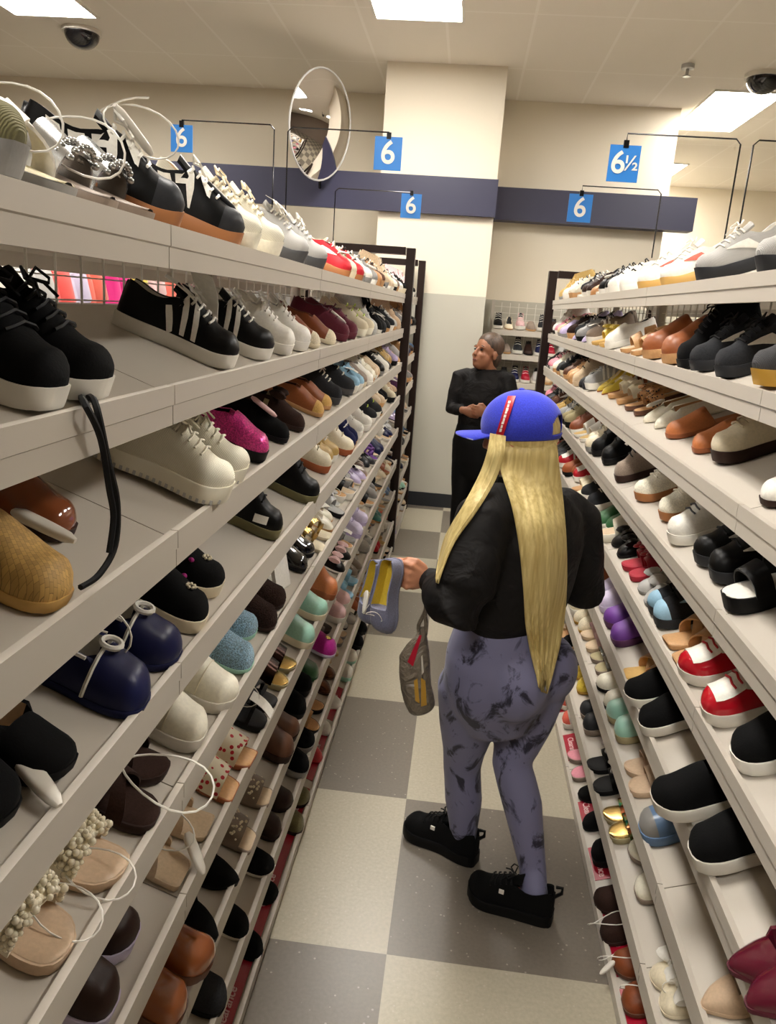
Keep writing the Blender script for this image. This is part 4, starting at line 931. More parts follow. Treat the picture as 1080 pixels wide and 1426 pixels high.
def fill(sd, k, y0, y1, far=False):
    y = y0; seen = set()
    for u in PLACED.get((sd, k), []): seen.add(u[1])
    while y < y1:
        kind = rnd.choice(WUP if k < 4 else WLO)
        for _ in range(60):
            c = rnd.choice(FC); kind = rnd.choice(WUP if k < 4 else WLO)
            two = rnd.random() < .5; c2 = rnd.choice(['white', 'black', 'tan', 'cream', 'grey']) if two else None
            if c2 == c: continue
            d = '%s %s' % (CN.get(c, c), NOUN[kind]) + (' with %s sole' % CN.get(c2, c2) if two else '')
            if d not in seen: break
        seen.add(d); w = .098 if kind not in ('ankle_boot', 'clog') else .108
        ys = [y, y+w]; single = rnd.random() < .12
        if single: ys = [y]
        vis = [q for q in ys if not hidden(sd, k, q)]
        for q in vis:
            r = ys.index(q); place = '%s shelf, %s' % (ORD[k], RACKN[sd]) if not far else '%s shelf, short rack past frame' % ORD[k]
            lab = d+('' if single else ', nearer of pair' if r == 0 else ', farther of pair')+', '+place
            if lab in USED: print('DUP', lab)
            USED.add(lab)
            sole = c2 or rnd.choice(['black', 'white', 'tan', c])
            cs = dict(upper=FILL[kind]+':'+c, sole='rubber:'+sole, lining=rnd.choice(['darkgrey', 'tan', 'black', 'cream']), insole=rnd.choice(['tan', 'beige', c]), laces=rnd.choice(['white', c, 'black']))
            ex = ()
            if kind in SANDALS: ex = (['two'], ['cross'], ['thin'], [], ['wide'], ['bow'])[hash_(d) % 6]
            elif kind in ('ballet_flat', 'pointed_flat'): ex = ([], ['bow'])[hash_(d) % 2]
            elif kind in ('sneaker', 'runner'): ex = ([], ['swoop'], ['stripe'], [])[hash_(d) % 4]
            ov = rnd.uniform(-.02, .05)
            root, an = shoe(kind, NAME.get(kind, kind), shoe_matrix(sd, k, lipx(sd, k)+inw(sd)*(.012+max(0, ov)), q, rnd.uniform(-11, 11)), cs, tuple(ex), (1 if r else -1)*(1 if sd == 'L' else -1), 1 if q < 2.6 else 2, lab,
              'sandal' if kind in SANDALS else 'boot' if kind == 'ankle_boot' else 'shoe', 'shoes on the %s' % place)
            if rnd.random() < .26 and q < 4.4: add_tag(root, an, rnd.choice(['security_tag', 'price_tag', 'tag_loop']), rz=rnd.uniform(-1, 1))
        y += w*len(ys)+rnd.uniform(.004, .02)
def hash_(s): return sum((i+1)*ord(ch) for i, ch in enumerate(s))
for sd, yend in (('L', 5.52), ('R', 5.85)):
    for k in range(9):
        ys = sorted(u[0] for u in PLACED[(sd, k)])
        for a, b_ in zip(ys, ys[1:]):
            if b_-a > .34 and a > 2.7: fill(sd, k, a+.10, b_-.16)
        fill(sd, k, ys[-1]+.11, yend-.05)
for k in range(9): fill('L', k, 5.88, 6.86, True)
# ------------------------------------------------------------------ people
def P(px, py, y): return atY(px, py, y)
FT = Vector((-.80, .60, 0)).normalized(); RT = Vector((.60, .80, 0)).normalized()      # torso: forward, her right
FH = Vector((-.93, .37, 0)).normalized(); RH = Vector((.37, .93, 0)).normalized()      # head
UP = Vector((0, 0, 1))
def finger(b, pts, r):
    b.limb([(p, r*(1-.12*i), r*(1-.12*i)) for i, p in enumerate(pts)], Vector((.3, .5, .8)), 8)
def head(b, c, F, R, s=1., U=UP):
    """skull, jaw, nose, ears round centre c (brow height); F forward, R right"""
    M3 = Matrix((R, F, U)).transposed()
    b.ell(c+U*.035*s-F*.012*s, (.074*s, .094*s, .088*s), M3, 14, 20)
    b.ell(c+F*.022*s-U*.045*s, (.058*s, .066*s, .070*s), M3, 12, 16)
    b.ell(c+F*.045*s-U*.088*s, (.036*s, .036*s, .026*s), M3, 10, 12)     # chin
    b.limb([(c+F*.082*s+U*.012*s, .008*s, .008*s), (c+F*.094*s-U*.018*s, .011*s, .011*s), (c+F*.097*s-U*.034*s, .015*s, .011*s)], R, 10)   # nose
    for sg in (1, -1):
        b.ell(c+F*.062*s+R*sg*.034*s-U*.03*s, (.022*s, .018*s, .020*s), M3, 8, 10)   # cheek
        b.ell(c+F*.078*s+R*sg*.030*s+U*.020*s, (.020*s, .010*s, .007*s), M3, 8, 10)  # brow
        b.ell(c-F*.010*s+R*sg*.077*s-U*.012*s, (.008*s, .018*s, .030*s), M3, 8, 10)  # ear
    b.ell(c+F*.080*s-U*.060*s, (.021*s, .012*s, .007*s), M3, 8, 10); b.ell(c+F*.079*s-U*.070*s, (.018*s, .012*s, .007*s), M3, 8, 10)  # lips

W = tag(empty('person', Matrix.Translation((.22, 2.2, 0))), 'blonde shopper in royal blue cap, black jacket and marbled leggings holding grey flats', 'person')
WI = Matrix.Translation((-.22, -2.2, 0))
def wlink(name, me, m, parent=None): return link(name, me, m, parent or W, WI if parent is None else None)
# key joints
HC = P(722, 602, 2.22); NB = P(738, 676, 2.24)
SH_L, SH_R = P(674, 722, 2.07), P(800, 726, 2.36)
EL_L, WR_L = P(640, 846, 1.97), P(597, 806, 2.10)
EL_R, WR_R = P(812, 822, 2.42), P(770, 800, 2.62)
HIP = P(704, 930, 2.22)
HL, KL, CL, AL = P(656, 955, 2.19), P(643, 1066, 2.27), P(645, 1112, 2.285), P(645, 1172, 2.29)
HR, KR, CR, AR = P(742, 955, 2.27), P(712, 1062, 2.21), P(727, 1120, 2.16), P(741, 1206, 2.11)
TORSO = [(P(738, 680, 2.23), .062, .058), (P(738, 694, 2.22), .12, .082), (P(738, 716, 2.215), .186, .112), (P(735, 752, 2.21), .196, .130), (P(724, 800, 2.20), .182, .132), (P(712, 845, 2.20), .168, .128)]
HIPS = [(P(710, 846, 2.20), .145, .120), (P(705, 872, 2.205), .166, .140), (P(700, 902, 2.21), .188, .156), (P(698, 935, 2.22), .200, .160), (P(697, 962, 2.22), .190, .150), (P(697, 984, 2.22), .16, .125)]
BUT = [(HIP+RT*s_*.088-FT*.088+UP*.006, (.098, .098, .110)) for s_ in (-1, 1)]
def lerp(a, b, t): return a+(b-a)*t
LEG_L = [(HL, .098, .105), (lerp(HL, KL, .45), .082, .088), (lerp(HL, KL, .8), .062, .066), (KL, .056, .060), (lerp(KL, CL, .5), .055, .060), (CL, .054, .062), (lerp(CL, AL, .5), .045, .050), (AL, .036, .040)]
LEG_R = [(HR, .098, .105), (lerp(HR, KR, .45), .083, .090), (lerp(HR, KR, .8), .064, .068), (KR, .057, .061), (lerp(KR, CR, .5), .056, .062), (CR, .054, .062), (lerp(CR, AR, .5), .046, .050), (AR, .037, .041)]
AML = [(SH_L, .062, .060), (lerp(SH_L, EL_L, .5), .050, .050), (EL_L, .043, .043), (lerp(EL_L, WR_L, .5), .038, .038), (WR_L, .026, .024)]
AMR = [(SH_R, .062, .060), (lerp(SH_R, EL_R, .5), .050, .050), (EL_R, .043, .043), (lerp(EL_R, WR_R, .5), .038, .038), (WR_R, .026, .024)]
sc_ = lambda pts, k, d=0.: [(c, a*k+d, b*k+d) for c, a, b in pts]
# feet: heel and toe on the floor
FA = (atZ(662, 1203, 0), atZ(566, 1158, 0)); FB = (atZ(767, 1285, 0), atZ(652, 1243, 0))
body = MB()
head(body, HC-UP*.02, FH, RH, .98)
body.limb([(HC-UP*.09-FH*.015, .05, .052), (NB, .054, .056), (NB-UP*.06, .075, .07)], RH, 16)
body.limb(sc_(TORSO, .93), RT, 24); body.limb(sc_(HIPS, .96), RT, 24)
for c, r in BUT: body.ell(c, tuple(x*.95 for x in r))
for l_ in (LEG_L, LEG_R): body.limb(sc_(l_, .94), RT, 16)
for l_ in (AML, AMR): body.limb(sc_(l_, .95), UP, 14)
for (he, to), an in ((FA, AL), (FB, AR)):
    d = (to-he).normalized(); body.limb([(he+d*.05+UP*.055, .024, .022), (he+d*.12+UP*.055, .028, .022), (he+d*.19+UP*.05, .028, .016)], d.cross(UP), 12)
    body.limb([(an, .031, .033), (he+d*.055+UP*.06, .028, .03)], d.cross(UP), 12)
# the hand that grips the sandals: back of the hand to the camera, fingers round the heel straps
HB = P(578, 803, 2.09)
hd = (HB-WR_L).normalized(); hu = (UP-hd*UP.dot(hd)).normalized(); hn = hd.cross(hu)      # hn: roughly away from / towards camera
if hn.y > 0: hn = -hn
body.limb([(WR_L, .026, .022), (lerp(WR_L, HB, .55), .034, .020), (HB, .042, .019), (HB+hd*.022, .040, .016)], hu, 16)
for i, (o, ln) in enumerate(((.033, .92), (.011, 1.), (-.011, .95), (-.032, .78))):
    k0 = HB+hd*.020+hu*o; k1 = k0+(hd*.034-hn*.008)*ln; k2 = k1+(-hn*.028+hd*.002)*ln; k3 = k2+(-hd*.022-hn*.006)*ln
    finger(body, [k0, k1, k2, k3], .0094-.0008*(i == 3)); body.ell(k0+hn*.009, (.0095, .0095, .0095), nu=8, nv=10); body.limb([(lerp(WR_L, HB, .7)+hu*o*.6+hn*.012, .005, .005), (k0+hn*.012, .0065, .0065)], hu, 8)
t0 = lerp(WR_L, HB, .5)+hu*.030; finger(body, [t0, t0+hu*.016+hd*.026, t0+hu*.012+hd*.050-hn*.016, t0+hu*.002+hd*.058-hn*.034], .0118)
# far hand, hidden in front of her
h2 = WR_R+FT*.06; body.limb([(WR_R, .026, .022), (lerp(WR_R, h2, .6), .036, .018), (h2, .040, .016)], UP, 12)
for o in (.028, .01, -.01, -.027): finger(body, [h2+UP*o, h2+UP*o+FT*.035, h2+UP*o+FT*.055-RT*.02], .0095)
finger(body, [WR_R+FT*.02+UP*.03, WR_R+FT*.05+UP*.045, WR_R+FT*.075+UP*.03], .011)
wlink('body', remesh(body, 'body', .0044, 3), 'skin:skin')
# leggings
def legmat():
    m, nt, b = newmat('marbled_leggings'); L = nt.links; tc = nd(nt, 'ShaderNodeTexCoord'); mp = nd(nt, 'ShaderNodeMapping'); mp.inputs['Scale'].default_value = (1.3, 1.3, 1)
    mp.inputs['Rotation'].default_value = (.5, .4, .3); mp.inputs['Location'].default_value = (.21, .1, .03)
    L.new(tc.outputs['Object'], mp.inputs['Vector']); n = nd(nt, 'ShaderNodeTexNoise'); n.inputs['Scale'].default_value = 8.5; n.inputs['Detail'].default_value = 5; n.inputs['Roughness'].default_value = .62; n.inputs['Distortion'].default_value = .9
    L.new(mp.outputs[0], n.inputs['Vector']); r = nd(nt, 'ShaderNodeValToRGB'); cr = r.color_ramp
    cr.elements[0].position = .385; cr.elements[0].color = (*s2l((34, 33, 54)), 1); cr.elements[1].position = .465; cr.elements[1].color = (*s2l((120, 120, 152)), 1)
    L.new(n.outputs[0], r.inputs[0]); L.new(r.outputs[0], b.inputs['Base Color']); b.inputs['Roughness'].default_value = .7; b.inputs['Sheen Weight'].default_value = .15
    return m
lg = MB(); lg.limb(sc_(HIPS, 1., .004), RT, 28)
for c, r in BUT: lg.ell(c, tuple(x+.003 for x in r))
for l_, (he, to) in ((LEG_L, FA), (LEG_R, FB)):
    e_ = he+(to-he).normalized()*.060+UP*.060; a_ = l_[-1]; lg.limb(sc_(l_+[(lerp(a_[0], e_, .45), a_[1]*1.03, a_[2]*1.03), (lerp(a_[0], e_, .85), a_[1], a_[2])], 1., .004), RT, 20, True)
lgme = remesh(lg, 'leggings', .008, 14); wlink('leggings', lgme, legmat())
# jacket
def jackmat():
    m, nt, b = newmat('black_jacket_cloth'); L = nt.links; tc = nd(nt, 'ShaderNodeTexCoord'); n = nd(nt, 'ShaderNodeTexNoise'); n.inputs['Scale'].default_value = 9; n.inputs['Detail'].default_value = 3; n.inputs['Distortion'].default_value = 1.2
    L.new(tc.outputs['Object'], n.inputs['Vector']); bp = nd(nt, 'ShaderNodeBump'); bp.inputs['Strength'].default_value = .55; bp.inputs['Distance'].default_value = .03; L.new(n.outputs[0], bp.inputs['Height']); L.new(bp.outputs[0], b.inputs['Normal'])
    b.inputs['Base Color'].default_value = (*s2l((19, 17, 17)), 1); b.inputs['Roughness'].default_value = .7; b.inputs['Specular IOR Level'].default_value = .25; return m
JM = jackmat(); jk = MB()
hem = [(P(709, 858, 2.20), .170, .122), (P(708, 868, 2.20), .158, .116)]
jk.limb([(c, a+.016, b+.016) for c, a, b in TORSO]+hem, RT, 28)
q = lerp(SH_L, EL_L, .5)
jk.limb([(lerp(SH_L, NB, .35), .075, .075), (SH_L, .085, .082), (q, .086, .084), (lerp(q, EL_L, .6), .084, .084), (EL_L+Vector((0, 0, .005)), .082, .082), (lerp(EL_L, WR_L, .30), .078, .080), (lerp(EL_L, WR_L, .62), .062, .064), (lerp(EL_L, WR_L, .86), .038, .038)], UP, 20)
q = lerp(SH_R, EL_R, .5)
jk.limb([(lerp(SH_R, NB, .35), .075, .075), (SH_R, .085, .082), (q, .080, .078), (EL_R, .072, .072), (lerp(EL_R, WR_R, .5), .064, .064), (lerp(EL_R, WR_R, .9), .038, .038)], UP, 20)
jme = remesh(jk, 'jacket', .009, 8)
wlink('jacket', jme, JM)
cu = MB(); cu.limb([(lerp(EL_L, WR_L, .80), .042, .042), (lerp(EL_L, WR_L, .97), .037, .037)], UP, 18); cu.build('cuff', JM, W, mw=WI)
# cap
CM = P(726, 592, 2.22); RC = (.098, .118, .100)   # right, forward, up radii
cm3 = Matrix((RH, FH, UP)).transposed(); tl = Matrix.Rotation(math.radians(-6), 3, RH); cm3 = tl @ cm3
CB = -.42   # band height (fraction of rz below centre)
def capp(az, el, k=1.):
    """az measured from forward, towards her left"""
    return CM + cm3 @ Vector((-math.sin(az)*math.cos(el)*RC[0]*k, math.cos(az)*math.cos(el)*RC[1]*k, math.sin(el)*RC[2]*k))
PAL['capblue'] = (44, 56, 190)
b = MB(); n = 128; NR = 40; Pm = []
for i in range(NR+1):
    row = []
    for j in range(n):
        az = 2*PI*j/n; el = -.36+(PI/2+.36)*i/NR
        pk = 1+.004*abs(math.sin(3*az))*math.cos(max(0, el)); row.append(capp(az, min(el, 1.5705), pk) - UP*(.012 if el < -.1 else 0)*0)
    Pm.append(row)
v = [p for r in Pm for p in r]; f = []
for i in range(NR):
    for j in range(n):
        azm = 2*PI*(j+.5)/n; elm = -.36+(PI/2+.36)*(i+.5)/NR
        if abs(azm-PI) < .50 and elm < .34-.9*(azm-PI)**2 and elm > -.22: continue   # strap opening at the back
        f.append((i*n+j, i*n+(j+1) % n, (i+1)*n+(j+1) % n, (i+1)*n+j))
b.add(v, f)
cap = empty('cap', WI, W)
me = b.mesh('crown'); o = link('crown', me, 'suede:capblue', cap); sm = o.modifiers.new('t', 'SOLIDIFY'); sm.thickness = .004
b = MB(); b.ell(capp(0, PI/2), (.009, .009, .005), nu=6, nv=10); b.build('button', 'suede:capblue', cap)
b = MB(); rows = []
for i in range(7):
    q = i/6; row = []
    for th in (0, 1):
        rr = []
        for j in range(17):
            a = -1.15+2.3*j/16; base = capp(a, -.20); ext = .082*q*math.cos(a*.86)**.4
            fw = (cm3 @ Vector((0, 1, 0))); p = base+fw*ext+UP*(-.012*(abs(a)/1.15)**2*q-.003*th-.002*q); rr.append(p)
        row.append(rr)
    rows.append(row[0]+row[1][::-1])
b.grid(rows, cv=True, cap0=True, cap1=True); b.build('brim', 'suede:capblue', cap)
# red tag strap on the crown's side with pale lettering
PAL['tagred'] = (176, 16, 34); b = MB(); pa, pb = P(715, 552, 2.1), P(697, 607, 2.1)
def onto(px, py):
    """point where the view ray meets the crown"""
    o_ = Vector((0, 0, CAMH)); d = Vector(ray(px, py)).normalized(); inv = cm3.inverted(); oo = inv @ (o_-CM); dd = inv @ d
    A = sum((dd[i]/RC[i])**2 for i in range(3)); B = 2*sum(oo[i]*dd[i]/RC[i]**2 for i in range(3)); Cc = sum((oo[i]/RC[i])**2 for i in range(3))-1.0
    D = B*B-4*A*Cc
    t_ = (-B-math.sqrt(max(0, D)))/(2*A); return o_+d*t_
def strip_on(px0, py0, px1, py1, w, off, n=9):
    rows = []
    for i in range(n):
        t_ = i/(n-1); x, y = px0+(px1-px0)*t_, py0+(py1-py0)*t_; r_ = []
        for s_ in (-1, -.33, .33, 1):
            p = onto(x+s_*w, y); nn = (p-CM).normalized(); r_.append(p+nn*off)
        rows.append(r_)
    return rows
r0 = strip_on(713, 553, 696, 607, 5.2, .003); r1 = strip_on(713, 553, 696, 607, 5.2, .0048)
b.grid([r0[i]+r1[i][::-1] for i in range(len(r0))], cv=True, cap0=True, cap1=True); tg = b.build('red_strap', 'plastic:tagred', cap)
b = MB()
for i in range(9):
    t_ = .08+.86*i/9; x, y = 711.5+(696.5-711.5)*t_, 556+(604-556)*t_; rr = strip_on(x, y, x-1.0, y+3.4+(i % 3)*.5, 1.6-.3*(i % 2), .0056, 3); b.grid(rr)
b.build('lettering', 'white', tg, mw=None)
# hair
def hairmat(nm, c1, c2, dark=.5):
    m, nt, b = newmat(nm); L = nt.links; tc = nd(nt, 'ShaderNodeTexCoord'); mp = nd(nt, 'ShaderNodeMapping'); mp.inputs['Scale'].default_value = (110, 110, 1.2)
    L.new(tc.outputs['Object'], mp.inputs['Vector']); n = nd(nt, 'ShaderNodeTexNoise'); n.inputs['Scale'].default_value = 1; n.inputs['Detail'].default_value = 4; L.new(mp.outputs[0], n.inputs['Vector'])
    r = nd(nt, 'ShaderNodeValToRGB'); r.color_ramp.elements[0].position = .36; r.color_ramp.elements[1].position = .62; r.color_ramp.elements[0].color = (*s2l(c1), 1); r.color_ramp.elements[1].color = (*s2l(c2), 1)
    L.new(n.outputs[0], r.inputs[0]); L.new(r.outputs[0], b.inputs['Base Color']); b.inputs['Roughness'].default_value = .5
    bp = nd(nt, 'ShaderNodeBump'); bp.inputs['Strength'].default_value = .25; bp.inputs['Distance'].default_value = .003; L.new(n.outputs[0], bp.inputs['Height']); L.new(bp.outputs[0], b.inputs['Normal']); return m
HM = hairmat('blonde_hair', (194, 170, 106), (220, 200, 136))
from mathutils.bvhtree import BVHTree
def bvh(me, o=Vector((0, 0, 0))): return BVHTree.FromPolygons([tuple(v.co+o) for v in me.vertices], [tuple(p.vertices) for p in me.polygons])
COVER = [bvh(x) for x in (jme, lgme)]
def on_cloth(px, py, y0, gap):
    """distance along the view ray where hair lies on jacket or leggings, or hangs at depth y0"""
    d = Vector(ray(px, py)).normalized(); o_ = Vector((0, 0, CAMH)); t_ = y0/d.y
    for bv_ in COVER:
        h = bv_.ray_cast(o_, d)
        if h[0] is not None: t_ = min(t_, h[3]-gap)
    return t_
def lock(b, rows, y0, th, n=30, ridge=.0012, seed=1, jag=0., K=5):
    """rows: (lx, ly, rx, ry, dy) in photo pixels from root to tip: a thick fall of hair lying on her back"""
    q = random.Random(seed); ph = [q.uniform(0, 6.28) for _ in range(4)]; jg = [q.uniform(-1, 1)*jag for _ in range(n)]
    Lp = smooth_path([Vector((r[0], r[1], r[4])) for r in rows], K); Rp = smooth_path([Vector((r[2], r[3], r[4])) for r in rows], K); N = len(Lp)
    px = [[lerp(Lp[k], Rp[k], j/(n-1)) for j in range(n)] for k in range(N)]
    for k in range(N):
        for j in range(n): px[k][j] = px[k][j]+Vector((0, jg[j]*(k/(N-1))**5, 0))
    T = [[on_cloth(px[k][j].x, px[k][j].y, y0+px[k][j].z, .008) for j in range(n)] for k in range(N)]
    T0 = [r[:] for r in T]
    for _ in range(24):
        S = [r[:] for r in T]
        for k in range(N):
            for j in range(n):
                nb_ = [T[a_][c_] for a_, c_ in ((k-1, j), (k+1, j), (k, j-1), (k, j+1)) if 0 <= a_ < N and 0 <= c_ < n]
                S[k][j] = min(T0[k][j], .4*T[k][j]+.6*sum(nb_)/len(nb_)) if k > 3 else .4*T[k][j]+.6*sum(nb_)/len(nb_)
        T = S
    Pm = []
    for k in range(N):
        F_, B_ = [], []
        for j in range(n):
            t_ = j/(n-1); bl = math.sin(PI*t_)**.6; d = Vector(ray(px[k][j].x, px[k][j].y)).normalized()
            rg = ridge*(math.sin(t_*41+ph[0]+k*.02)+.7*math.sin(t_*67+ph[1])+.5*math.sin(t_*23+ph[2]))
            p = Vector((0, 0, CAMH))+d*T[k][j]; F_.append(p-d*(th*bl+rg)); B_.append(p+d*(.006*bl))
        Pm.append(F_+B_[::-1])
    b.grid(Pm, cv=True, cap0=True, cap1=True)
hb = MB()
lock(hb, [(688, 605, 774, 604, .05), (692, 626, 776, 626, .0), (698, 660, 780, 662, .0), (712, 705, 785, 706, 0), (722, 760, 789, 762, 0), (728, 820, 789, 822, 0), (731, 868, 785, 870, -.02), (737, 905, 778, 908, -.04), (743, 930, 771, 934, -.06), (748, 948, 763, 951, -.06)], 2.15, .022, 40, jag=16)
lock(hb, [(682, 603, 704, 607, .03), (678, 628, 702, 632, 0), (667, 660, 690, 668, 0), (644, 704, 664, 712, 0), (620, 745, 634, 754, .02), (609, 785, 618, 790, .04), (606, 808, 611, 810, .05)], 2.07, .010, 14, .0008, 4, 4)
M3 = Matrix((RH, FH, UP)).transposed(); hb.ell(HC+UP*.01-FH*.014, (.090, .104, .098), M3, 12, 20)
hair = hb.build('hair', HM, W, mw=WI)
# her sneakers
def worn(he, to, side):
    d = (to-he); L_ = d.length; d.normalize(); ez = UP; ey = ez.cross(d); M = Matrix((d, ey, ez)).transposed().to_4x4(); M.translation = to+UP*.001
    root, an = shoe('runner', 'worn_sneaker', WI @ M, cols('upper=knit:jet sole=rubber:jet laces=jet lining=black side_flash=jet'), (), side, 0, parent=W, scale=L_/.245)
    l = an['last']; b = MB(); b.box(sp(l, .58, .62 if True else 0, .002), (.014, .004, .012)); b.build('emblem', 'white', root)
    b = MB(); b.tube([(-.243, 0, .085), (-.262, 0, .105), (-.262, 0, .122), (-.245, 0, .118)], .005, 6); b.build('pull_loop', 'jet', root)
worn(*FA, 1); worn(*FB, -1)

# ------------------------------------------------------------------ sandals she holds and the bag on her wrist
def held(toe, heel, nrm, label, side, tags=()):
    ex = (toe-heel).normalized(); ez = (nrm-ex*nrm.dot(ex)).normalized(); ey = ez.cross(ex); M = Matrix((ex, ey, ez)).transposed().to_4x4(); M.translation = toe
    PAL['slate'] = (112, 114, 138)
    root, an = shoe('bow_flat', 'slingback_flat', M, cols('upper=suede:slate sole=suede:slate lining=leather:yellow bow=satin:lilac'), (), side, 0, label, 'shoe', 'shoes in the shopper\'s hand', scale=(toe-heel).length/.245)
    return root, an
hx = HB+hd*.045
r_, a_ = held(P(536, 880, 2.04), P(552, 778, 2.09), Vector((-.35, -.72, .55)), 'slate grey flat with yellow lining held by the shopper, toe down', 1)
add_tag(r_, a_, 'tag_loop', at=(-.06, 0, .09), sc=.8, ry=1.2)
r_, a_ = held(P(514, 866, 2.16), P(542, 782, 2.16), Vector((-.62, -.55, .5)), 'slate grey flat with white tag, behind its yellow-lined mate in her hand', -1)
add_tag(r_, a_, 'security_tag', at=(-.09, .02, .06), rz=.3, m='plastic:white'); add_tag(r_, a_, 'tag_loop', at=(-.09, .02, .06), sc=.8)
# plastic shopping bag
def bagmat():
    m, nt, b = newmat('taupe_plastic_bag'); L = nt.links; b.inputs['Base Color'].default_value = (*s2l((122, 112, 98)), 1); b.inputs['Roughness'].default_value = .32; b.inputs['Transmission Weight'].default_value = .0
    tc = nd(nt, 'ShaderNodeTexCoord'); n = nd(nt, 'ShaderNodeTexNoise'); n.inputs['Scale'].default_value = 24; n.inputs['Detail'].default_value = 3; n.inputs['Distortion'].default_value = 1.5; L.new(tc.outputs['Object'], n.inputs['Vector'])
    bp = nd(nt, 'ShaderNodeBump'); bp.inputs['Strength'].default_value = 1; bp.inputs['Distance'].default_value = .02; L.new(n.outputs[0], bp.inputs['Height']); L.new(bp.outputs[0], b.inputs['Normal']); return m
YB = 2.06; bt = P(589, 868, YB); bag = tag(empty('shopping_bag', Matrix.Translation(bt)), 'taupe plastic shopping bag with red print hanging from her wrist', 'bag')
BI = Matrix.Translation(-bt); bagrows = [(589, 874, .010, .009), (587, 886, .018, .014), (582, 900, .034, .020), (577, 914, .046, .026), (577, 935, .047, .032), (579, 957, .046, .036), (583, 972, .046, .036), (587, 985, .042, .030)]; lat = Vector((.85, .2, -.12)); b = MB(); b.limb([(P(x, y, YB), a, c) for x, y, a, c in bagrows], lat, 22); bme = remesh(b, 'bag_body', .006, 5)
BM = bagmat(); link('bag_body', bme, BM, bag, BI)
b = MB()
for sg in (-1, 1):
    b.tube(smooth_path([P(588+sg*4, 884, YB), P(588+sg*5, 870, YB), P(592, 850, YB-.02), P(597, 828, YB-.03)]), .006, 8)
b.build('handle', BM, bag, mw=BI)
def patch_on(rows_px, off, d=-.05):
    b = MB(); b.grid([[P(x, y, YB+d)+Vector((0, -off, 0)) for x, y in r] for r in rows_px]); return b
bv = BVHTree.FromPolygons([tuple(v.co) for v in bme.vertices], [tuple(p.vertices) for p in bme.polygons])
def wrap(px_rows, off):
    b = MB(); rows = []
    for r in px_rows:
        row = []
        for x, y in r:
            d = Vector(ray(x, y)).normalized(); h = bv.ray_cast(Vector((0, 0, CAMH)), d)
            p = h[0] if h[0] is not None else bv.find_nearest(P(x, y, YB))[0]
            row.append(p-d*off)
        rows.append(row)
    b.grid(rows); return b
def quad_rows(c, n=6, m=5):
    (ax, ay), (bx, by), (cx, cy), (dx, dy) = c
    return [[((ax+(bx-ax)*j/m)*(1-i/n)+(dx+(cx-dx)*j/m)*i/n, (ay+(by-ay)*j/m)*(1-i/n)+(dy+(cy-dy)*j/m)*i/n) for j in range(m+1)] for i in range(n+1)]
wrap(quad_rows([(584, 884), (587, 885), (575, 928), (567, 922)]), .0015).build('red_print', 'plastic:crimson', bag, mw=BI)
wrap(quad_rows([(576, 948), (581, 945), (584, 980), (578, 976)]), .0015).build('yellow_print', 'plastic:mustard', bag, mw=BI)
wrap(quad_rows([(586, 944), (592, 948), (594, 982), (586, 984)]), .0015).build('yellow_print', 'plastic:mustard', bag, mw=BI)
wrap(quad_rows([(586, 914), (588, 912), (590, 936), (587, 940)]), .0015).build('white_print', 'plastic:offwhite', bag, mw=BI)

# ------------------------------------------------------------------ the second shopper, facing us at the aisle's end
Y2 = 5.6
P2 = lambda x, y, d=0.: atY(x, y, Y2+d)
F2 = Vector((-.35, -.94, 0)).normalized(); R2 = Vector((-.94, .35, 0)).normalized()     # her right is on our left
V = tag(empty('person', Matrix.Translation((.12, Y2, 0))), 'person in black top and trousers with cropped brown hair, hands clasped, by the pillar', 'person')
VI = Matrix.Translation((-.12, -Y2, 0))
hc2 = P2(677, 492, -.02); FH2 = Vector((-.72, -.64, .26)).normalized(); RH2 = FH2.cross(UP).normalized(); UH2 = RH2.cross(FH2)
sR, sL = P2(640, 524, .04), P2(706, 528, -.05)
eR, wR = P2(629, 570, 0), P2(645, 571, -.17)
eL, wL = P2(716, 578, -.12), P2(680, 575, -.25)
T2 = [(P2(680, 514), .055, .055), (P2(677, 522), .11, .075), (P2(674, 534), .165, .095), (P2(672, 556), .168, .112), (P2(668, 580), .15, .105), (P2(666, 594), .148, .104)]
H2 = [(P2(666, 592), .15, .108), (P2(664, 615), .176, .125), (P2(663, 640), .178, .125), (P2(662, 655), .15, .11)]
def legpts(hip, sg):
    k = Vector((hip.x-.01, Y2+.01, .48)); a_ = Vector((hip.x-.012, Y2+.03, .09)); return [(hip, .09, .098), (lerp(hip, k, .5), .078, .082), (k, .058, .06), (lerp(k, a_, .4), .055, .06), (a_, .042, .044)]
hipc = P2(663, 645); lr = legpts(hipc+R2*.085, 1); ll = legpts(hipc-R2*.085, -1)
b = MB(); head(b, hc2, FH2, RH2, 1.08, UH2)
b.limb([(hc2-UH2*.06-FH2*.02, .052, .055), (P2(680, 516), .056, .058), (P2(679, 524), .08, .07)], R2, 14)
b.limb(sc_(T2, .93), R2, 20); b.limb(sc_(H2, .95), R2, 20)
armR = [(lerp(sR, P2(677, 522), .3), .05, .05), (sR, .050, .050), (lerp(sR, eR, .5), .047, .047), (eR, .040, .040), (lerp(eR, wR, .5), .036, .036), (wR, .026, .024)]
armL = [(lerp(sL, P2(677, 522), .3), .05, .05), (sL, .050, .050), (lerp(sL, eL, .5), .047, .047), (eL, .040, .040), (lerp(eL, wL, .5), .036, .036), (wL, .026, .024)]
for l_ in (armR, armL): b.limb(sc_(l_, .94), UP, 12)
for l_ in (lr, ll):
    b.limb(sc_(l_, .93), R2, 14); a_ = l_[-1][0]; b.limb([(a_-UP*.03-F2*.03, .036, .04), (a_-UP*.05+F2*.06, .042, .034), (a_-UP*.065+F2*.15, .042, .022)], R2, 12)
